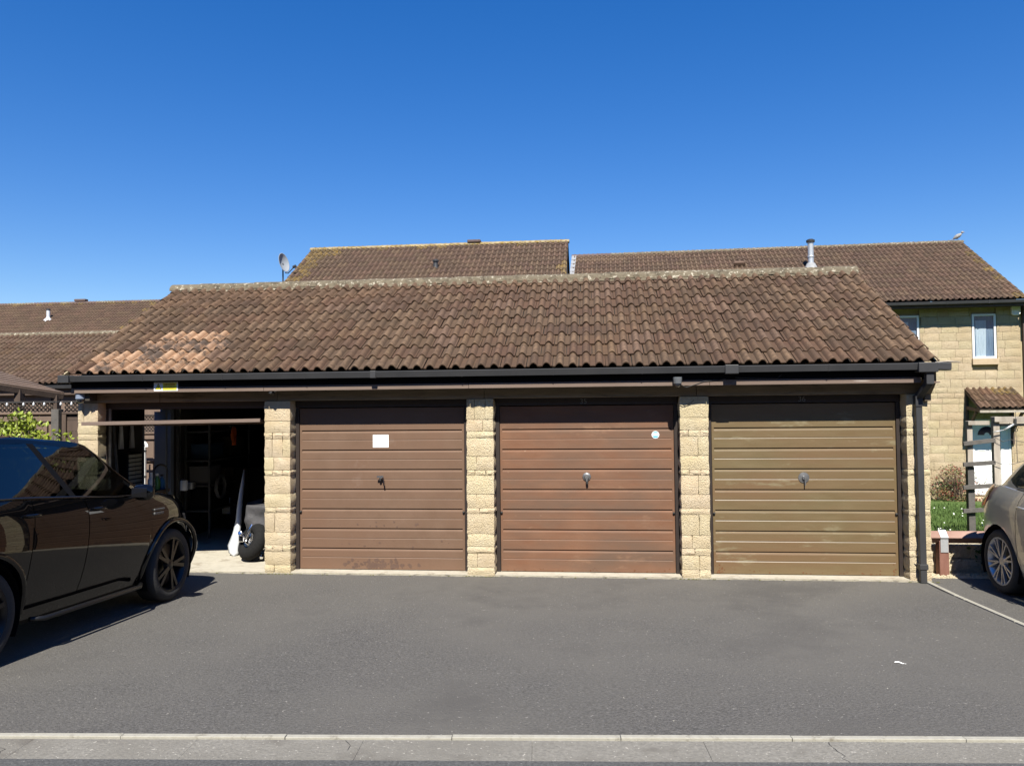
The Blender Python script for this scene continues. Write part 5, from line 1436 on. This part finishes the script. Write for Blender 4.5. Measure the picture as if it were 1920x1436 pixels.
cc = Vector((-4.43, 2.42, .78)); b = MB(); b.tube([cc+Vector((.012*(k % 5), (.13+.004*(k/24))*math.cos(k*.2618), (.17)*math.sin(k*.2618))) for k in range(97)], .012, 6); b.build('hose', M['dim_grey'], hc, smooth=True)
cb2 = boxy('dark_cabinet', 'dark cabinet deep in the open garage with a pale card on it', 'cabinet', -4.62, -3.85, 3.05, 3.5, FL, 1.02, M['black_trim'])
MB().box(-4.60, -4.24, 3.03, 3.049, .06, .99).build('cabinet_door', M['black_trim'], cb2); MB().box(-4.23, -3.87, 3.03, 3.049, .06, .99).build('cabinet_door', M['black_trim'], cb2)
pc = aty(424, 948, 3.02)
card = empty('pale_card', (pc.x, 3.02, pc.z-.13), 'pale upright card with a black dot on the dark cabinet', 'card')
b = MB(); b.box(pc.x-.07, pc.x+.07, 3.018, 3.022, pc.z-.13, pc.z+.14); b.build('card', M['paper'], card)
b = MB(); b.lathe([(0, 0), (.016, 0), (.016, .002), (0, .002)], 12, trs((pc.x+.03, 3.016, pc.z+.095), rx=R(90))); b.build('dot', M['print'], card)
po = atx(437, 817, -4.40)
ob_ = empty('orange_bag', (po.x, po.y, po.z-.12), 'orange cloth hanging high on the garage rack, in front of its upper shelf', 'cloth')
b = MB(); rows = []
for i in range(8):
    z = .15-.30*i/7; w = .035+.05*math.sin(math.pi*min(1, i/6))
    rows.append([Vector((po.x+.02*math.cos(j*1.7+i*.4), po.y+.03*(i/7)+w*(-1+2*j/8), po.z+z)) for j in range(9)])
b.grid(rows); oo = b.build('cloth', M['orange'], ob_, smooth=True); sm_ = oo.modifiers.new('thickness', 'SOLIDIFY'); sm_.thickness = .01
b = MB(); b.beam((-4.46, po.y, po.z+.15), (-4.39, po.y, po.z+.16), .012, .012); b.build('hook', M['steel'], ob_)
# hand tools hung on the left wall beyond the side door, a kettle and jars on the rack
tr = empty('tool_rail', (-4.84, 3.1, 1.62), 'rail of hand tools hung on the left wall deep in the garage', 'tools')
q0, q1 = atx(372, 836, -4.83), atx(398, 836, -4.83)
b = MB(); b.beam((-4.85, q0.y-.1, q0.z), (-4.85, q1.y+.1, q0.z), .02, .03); b.build('rail', M['rack_steel'], tr)
rt1 = random.Random(14)
for k in range(6):
    y = q0.y+(q1.y-q0.y)*k/5; h = rt1.uniform(.12, .28)
    b = MB(); b.beam((-4.82, y, q0.z), (-4.82, y, q0.z-h), .018, .03); b.beam((-4.82, y-.03, q0.z-h), (-4.82, y+.04, q0.z-h-.05), .02, .05); b.build('tool', M['white_dirty'] if k in (1, 4) else M['steel'], tr)
for (u, v, h, r, m, lab) in ((349, 884, .16, .05, M['white_dirty'], 'pale jar on the garage rack, beside the hose coil'), (362, 886, .11, .06, M['steel'], 'squat steel tin on the garage rack next to the pale jar')):
    p = atx(u, v, -4.47); z0 = .825 if False else p.z
    o = empty('storage_jar', (p.x, p.y, 1.205), lab, 'jar')
    b = MB(); b.lathe([(0, 0), (r, 0), (r, h*.8), (r*.8, h*.9), (0, h*.9)], 14, trs((-4.50, p.y, .825))); b.build('body', m, o, smooth=True, angle=40)
    b = MB(); b.lathe([(0, h*.9), (r*.85, h*.9), (r*.85, h), (0, h)], 14, trs((-4.50, p.y, .825))); b.build('lid', M['print'], o)
# motorbike under its cover
bk = empty('motorbike', (-3.0, 1.4, FL), 'small motorbike half hidden under a grey cover behind the first pillar', 'motorbike')
Wc = aty(474, 1020, .62); Wc.z = FL+.245
Tw = Matrix.Translation(Wc) @ Matrix.Rotation(R(50), 4, 'Z') @ Matrix.Rotation(R(27), 4, 'Y') @ Matrix.Rotation(R(90), 4, 'Y')
b = MB(Tw); b.lathe([(.165+.080*math.cos(a), .088*math.sin(a)) for a in [2*math.pi*i/14 for i in range(14)]], 40, closed=True); whl = b.build('front_wheel', M['bike_tyre'], bk, smooth=True)
b = MB(Tw); b.lathe([(.120, -.03), (.120, .03), (.105, .03), (.105, -.03)], 30, closed=True)
for k in range(6):
    a = math.pi*k/3; b.beam((.03*math.cos(a), .03*math.sin(a), 0), (.110*math.cos(a), .110*math.sin(a), 0), .025, .02, (0, 0, 1))
b.lathe([(0, -.05), (.035, -.05), (.035, .05), (0, .05)], 14); b.build('rim', M['steel'], whl, smooth=True, angle=40)
for s in (-1, 1):
    b = MB(Tw); b.lathe([(.05, s*.062), (.095, s*.062), (.095, s*.057), (.05, s*.057)], 30, closed=True); b.build('brake_disc', M['chrome'], whl, smooth=True, angle=30)
top = Wc+Vector((.10, .42, .50))
for s in (-.11, .11):
    b = MB(); a_ = Tw @ Vector((0, 0, s)); b.tube([a_, a_+(top-Wc)*.9], .022, 10); b.build('fork', M['chrome'], bk, smooth=True)
q = Tw @ Vector((.02, .09, -.09)); b = MB(); b.box(q.x-.04, q.x+.03, q.y-.05, q.y+.03, q.z-.02, q.z+.07); b.lathe([(0, 0), (.03, 0), (.03, .05), (0, .05)], 12, trs(q+Vector((0, -.05, .09)), rx=R(70))); b.build('brake_caliper', M['chrome'], bk, bevel=.01)
b = MB(); b.box(-3.20, -2.86, 1.0, 1.75, .16, .46); b.build('engine', M['black_trim'], bk, bevel=.04)
b = MB(); pk = aty(484, 1036, .58); b.tube([Wc+Vector((.10, 0, -.02)), pk, pk+Vector((.10, .0, .07)), pk+Vector((.16, .05, .10))], .011, 6); b.build('foot_peg', M['chrome'], bk, smooth=True)
b = MB(); b.lathe([(0, -.03), (.024, -.02), (.026, .03), (0, .04)], 10, trs(pk+Vector((.05, -.02, -.05)))); b.build('lamp', M['chrome'], bk, smooth=True)
Tr = trs((-2.88, 2.1, FL+.26), rz=R(8)) @ Matrix.Rotation(R(90), 4, 'Y')
b = MB(Tr); b.lathe([(.185+.07*math.cos(a), .07*math.sin(a)) for a in [2*math.pi*i/12 for i in range(12)]], 32, closed=True); b.build('rear_wheel', M['rubber'], bk, smooth=True)
cvr = empty('bike_cover', (-3.0, 1.5, .4), 'creased grey fabric cover draped over the motorbike', 'cover')
b = MB(); rows = []; nv, nu = 30, 60
ccx = aty(505, 945, .95).x; cy0 = 1.45
for i in range(nv+1):
    row = []
    for j in range(nu):
        a = 2*math.pi*j/nu; t = i/nv
        rr_ = math.sin(min(1, .02+t*1.9)*math.pi/2)**.55
        x = ccx+.36*rr_*math.copysign(abs(math.cos(a))**.7, math.cos(a)); y = cy0+.80*rr_*math.copysign(abs(math.sin(a))**.7, math.sin(a))
        z = .74-.36*max(0, t-.45)/.55-.02*rr_
        k = noise.noise(Vector((x*4.5+3, y*4.5, z*5.0))); k2 = noise.noise(Vector((x*11, y*11+4, z*11))); k3 = abs(noise.noise(Vector((x*6+9, y*6, z*3+2))))
        off = .05*k*rr_+.022*k2-.05*k3*max(0, t-.4)
        row.append(Vector((x+off*math.cos(a), y+off*math.sin(a), z+.03*k-.04*max(0, t-.8)*math.cos(a*5+1)*3)))
    row.append(row[0].copy()); rows.append(row)
b.grid(rows); b.build('fabric', M['cover'], cvr, smooth=True, weld=True)
# tall pale curved panel beside it
wp = empty('curved_panel', (-3.52, 1.05, FL), 'tall white curved panel leaning beside the covered motorbike', 'panel')
b = MB(); rows = []
for (u, v, y, w) in ((457.5, 880, 1.18, 2), (456, 895, 1.17, 4.5), (452, 925, 1.12, 8), (449, 950, 1.08, 9.5), (447, 975, 1.04, 10), (443, 1000, 1.0, 14), (438, 1022, .96, 22), (438, 1036, .93, 19), (440, 1046, .91, 9)):
    rows.append([aty(u-w/2, v, y), aty(u-w*.1, v, y-.03), aty(u+w/2, v, y+.02), aty(u+w/2, v, y+.02)+Vector((-.02, .06, .0))])
    for p in rows[-1]: p.z = max(p.z, FL+.002)
b.grid(rows); ww = b.build('panel', M['white_dirty'], wp, smooth=True); md = ww.modifiers.new('thickness', 'SOLIDIFY'); md.thickness = .008

# ------------------------------------------------------------------ right hand side
rg = random.Random(77)
fw_ = empty('low_stone_wall', (7.2, .62, 0), 'low pale rubble wall holding up the lawn behind the knee rail', 'wall')
z = 0.0
for h in (.19, .16):
    x = 5.05
    while x < 9.6:
        w = rg.uniform(.10, .26); bl = rough_block(w-.006, h-.006, .22, rg, disp=.025); bl.M = trs((x+w/2, .455+rg.uniform(-.012, .012)+z*.08, z-.02)); bl.build('stone', M['gravel'], fw_, smooth=True, angle=30); x += w
    z += h
gb = MB()
for k in range(420):
    x = rg.uniform(5.03, 7.5); y = rg.uniform(.22, .44); s = rg.uniform(.008, .024); q = Vector((x, y, s*.3))
    gb.add([q+Vector((s*rg.uniform(.6, 1), 0, 0)), q+Vector((0, s*rg.uniform(.6, 1), 0)), q-Vector((s, 0, 0)), q-Vector((0, s, 0)), q+Vector((0, 0, s*.8))], [(0, 1, 4), (1, 2, 4), (2, 3, 4), (3, 0, 4)])
tag(gb.build('gravel', M['gravel'], None), 'pale gravel strip at the foot of the low wall', kind='stuff')
tag(MB().box(5.02, 12, .20, .70, -.06, .004).build('gravel_bed', M['gravel'], None), kind='structure')
kr = empty('knee_rail_fence', (5.9, .36, 0), 'low reddish timber knee rail with a galvanised strap on its post', 'fence')
RZ = .435
def diamond(x0, x1, m, parent, name, r=.072, yc=.36):
    b = MB(); v = []
    for x in (x0, x1): v += [(x, yc, RZ+r), (x, yc-r, RZ), (x, yc, RZ-r), (x, yc+r, RZ)]
    b.add(v, [(0, 1, 2, 3), (7, 6, 5, 4), (0, 4, 5, 1), (1, 5, 6, 2), (2, 6, 7, 3), (3, 7, 4, 0)]); return b.build(name, m, parent, bevel=.008)
diamond(4.95, 7.35, M['timber_red'], kr, 'rail'); diamond(7.36, 9.8, M['timber_red'], kr, 'rail')
for x in (5.275, 7.35):
    MB().box(x-.052, x+.052, .305, .415, -.05, RZ-.035).build('post', M['post_red'], kr, bevel=.008)
    b = MB()
    pr = [Vector((0, .300, .27)), Vector((0, .300, RZ-.02)), Vector((0, .29, RZ+.005)), Vector((0, .36, RZ+.077)), Vector((0, .43, RZ+.005)), Vector((0, .42, RZ-.02)), Vector((0, .42, .27))]
    b.grid([[p+Vector((x-.042, 0, 0)) for p in pr], [p+Vector((x+.042, 0, 0)) for p in pr]]); s_ = b.build('strap', M['galv'], kr); md = s_.modifiers.new('thickness', 'SOLIDIFY'); md.thickness = .004; md.offset = 1
def bush(name, label, c, rad, n, size, mats, seed, stems=10, clump=18, cat='shrub'):
    rg = random.Random(seed); o = empty(name, (c[0], c[1], c[2]-rad[2]), label, cat)
    b = MB()
    for k in range(stems):
        a = rg.uniform(0, 6.28); r = rg.random()
        e = Vector((c[0]+rad[0]*r*math.cos(a), c[1]+rad[1]*r*math.sin(a), c[2]+rad[2]*rg.uniform(.3, .95)))
        b.tube([(c[0]+.1*rad[0]*math.cos(a), c[1], c[2]-rad[2]), ((c[0]*2+e.x)/3+.03, (c[1]*2+e.y)/3, c[2]-.1*rad[2]), e], [.012, .009, .003], 5)
    b.build('stem', M['twig'], o)
    for m_, f in mats:
        lb = MB(); leaf_cloud(lb, c, rad, int(n*f), size, rg, .3, clump); lb.build('foliage', M[m_], o, recalc=False)
    return o
cR = WC(-1.02, -.42, -.34)
bush('sparse_shrub', 'sparse red and tan shrub against the stone house front', (cR.x, cR.y, cR.z), (.62, .34, .46), 2600, .055, (('leaf_red', .35), ('leaf_tan', .45), ('leaf_dark', .2)), 3, 60, 26)
bush('dark_shrub', 'dark low shrub in shade behind the tail of the beige car', (5.98, .33, .22), (.30, .16, .24), 900, .05, (('leaf_dark', 1.),), 4, 12)
# lawn running down to the house
b = MB(); P = []
def lz(y): return .285 if y < .9 else .285+( -.72-.285)*min(1, (y-.9)/11.0)
for y in (.64, .9, 2, 4, 6, 8, 10, 11.9, 14): P.append([Vector((x, y, lz(y))) for x in (5.03, 7, 9, 12, 16, 24)])
b.grid(P, flip=True); tag(b.build('lawn', M['grass'], None), kind='structure')
rg = random.Random(12); gb = MB(); db = MB()
for k in range(26000):
    y = .66+11.6*rg.random()**1.3; x = rg.uniform(5.05, 6.4+(y*.62)); h = rg.uniform(.03, .075); z = lz(y)
    a = rg.uniform(0, 6.28); w = .006+.0012*y; dx, dy = math.cos(a)*w, math.sin(a)*w; lx, ly = rg.gauss(0, .02), rg.gauss(0, .02)
    gb.add([(x-dx, y-dy, z-.005), (x+dx, y+dy, z-.005), (x+lx, y+ly, z+h)], [(0, 1, 2)])
for k in range(70):
    y = .9+11*rg.random(); x = rg.uniform(5.05, 6.4+(y*.62)); z = lz(y)+rg.uniform(.05, .08); s = rg.uniform(.007, .010)+.0006*y
    db.add([(x+s*math.cos(i*1.0472), y+s*math.sin(i*1.0472)*.8-.3*s, z+.5*s*math.sin(i*1.0472)) for i in range(6)], [tuple(range(6))])
tag(gb.build('grass', M['grass'], None, recalc=False), 'short bright green lawn grass', kind='stuff')
tag(db.build('daisies', M['daisy'], None, recalc=False), 'white daisies scattered in the lawn', kind='stuff')
# weathered trellis frame with wires
tf = empty('trellis_frame', (6.6, 2.0, .2), 'weathered grey timber trellis frame strung with wires on the lawn', 'trellis')
TY = 2.0
xl, xr_ = aty(1819, 900, TY).x, aty(1867, 850, TY).x
zt = aty(1819, 789, TY).z; zr2 = aty(1867, 781, TY).z
MB().box(xl-.035, xl+.035, TY-.03, TY+.03, 1.0, zt).build('post', M['timber_grey'], tf, bevel=.004)
MB().box(xl-.042, xl+.042, TY-.036, TY+.036, .0, 1.10).build('post', M['timber_slate'], tf, bevel=.004)
MB().box(xr_-.040, xr_+.040, TY-.04, TY+.03, .0, zr2).build('post', M['timber_grey'], tf, bevel=.004)
for v in (829, 868, 911, 955):
    a, c = aty(1806, v+3, TY-.07), aty(1866, v-4 if v < 840 else v-1, TY-.07)
    b = MB(); b.beam(a, c, .03, .055); b.build('rung', M['timber_slate'], tf, bevel=.003)
MB().box(xl-.04, xl+.23, TY-.08, TY-.032, zt-.055, zt).build('beam', M['timber_grey'], tf, bevel=.003)
MB().box(xr_-.045, xr_+2.2, TY-.09, TY-.042, zr2-.07, zr2).build('beam', M['timber_grey'], tf, bevel=.003)
MB().box(xr_+.05, xr_+2.2, TY+.04, TY+.09, zr2-.13, zr2-.072).build('beam', M['timber_grey'], tf, bevel=.003)
MB().box(xr_+2.12, xr_+2.2, TY-.04, TY+.04, .0, zr2-.072).build('post', M['timber_grey'], tf, bevel=.004)
a, m1, c = aty(1862, 810, TY-.1), aty(1883, 806, TY-.1), aty(1901, 795, TY-.1)
b = MB(); b.tube([a, m1], .007, 6); b.tube([m1, c], .014, 8); b.build('wire_tensioner', M['galv'], tf, smooth=True)
b = MB(); cr_ = aty(1905, 806, TY-.1); b.lathe([(.02+.005*math.cos(q), .005*math.sin(q)) for q in [2*math.pi*i/6 for i in range(6)]], 14, Matrix.Translation(cr_) @ Matrix.Rotation(R(90), 4, 'X'), closed=True); b.beam(aty(1903, 785, TY-.1), aty(1903, 797, TY-.1), .03, .03); b.build('ring', M['print'], tf)
for q in (((1862, 818), (1880, 828), (1895, 824), (1925, 830)), ((1862, 864), (1880, 871), (1900, 870), (1925, 862)), ((1904, 772), (1904, 800), (1906, 830), (1908, 868)), ((1866, 908), (1880, 912), (1925, 906))):
    b = MB(); b.tube([aty(u, v, TY-.09) for u, v in q], .004, 5); b.build('wire', M['timber_slate'], tf)

# ------------------------------------------------------------------ bits on the drive
lp = Vector((3.485, -3.13, 0)); lp.z = gz(lp.x, lp.y)
sc = empty('white_scrap', lp, 'white feather-like scrap lying on the drive in front of the olive door', 'litter')
b = MB(); b.grid([[lp+Vector((-.035+.012*i, .012-.004*i+.006*j*(1-abs(i-3)/4), .004+.005*math.sin(i*.9)+.002*j)) for j in (-1, 0, 1)] for i in range(7)]); o = b.build('scrap', M['paper'], sc, smooth=True)
rg = random.Random(40); b = MB()
for k in range(90):
    x = rg.uniform(-3.2, 4.8); y = rg.uniform(-4.4, -.06) if rg.random() < .7 else -rg.random()**2*.5-.05; s = rg.uniform(.002, .006); z = gz(x, y)
    b.add([(x+s*math.cos(i*1.57+k)*rg.uniform(.6, 1.6), y+s*math.sin(i*1.57+k), z+.001) for i in range(4)]+[(x, y, z+s*.6)], [(0, 1, 4), (1, 2, 4), (2, 3, 4), (3, 0, 4)])
tag(b.build('grit', M['kerb'], None), 'pale grit scattered on the asphalt', kind='stuff')
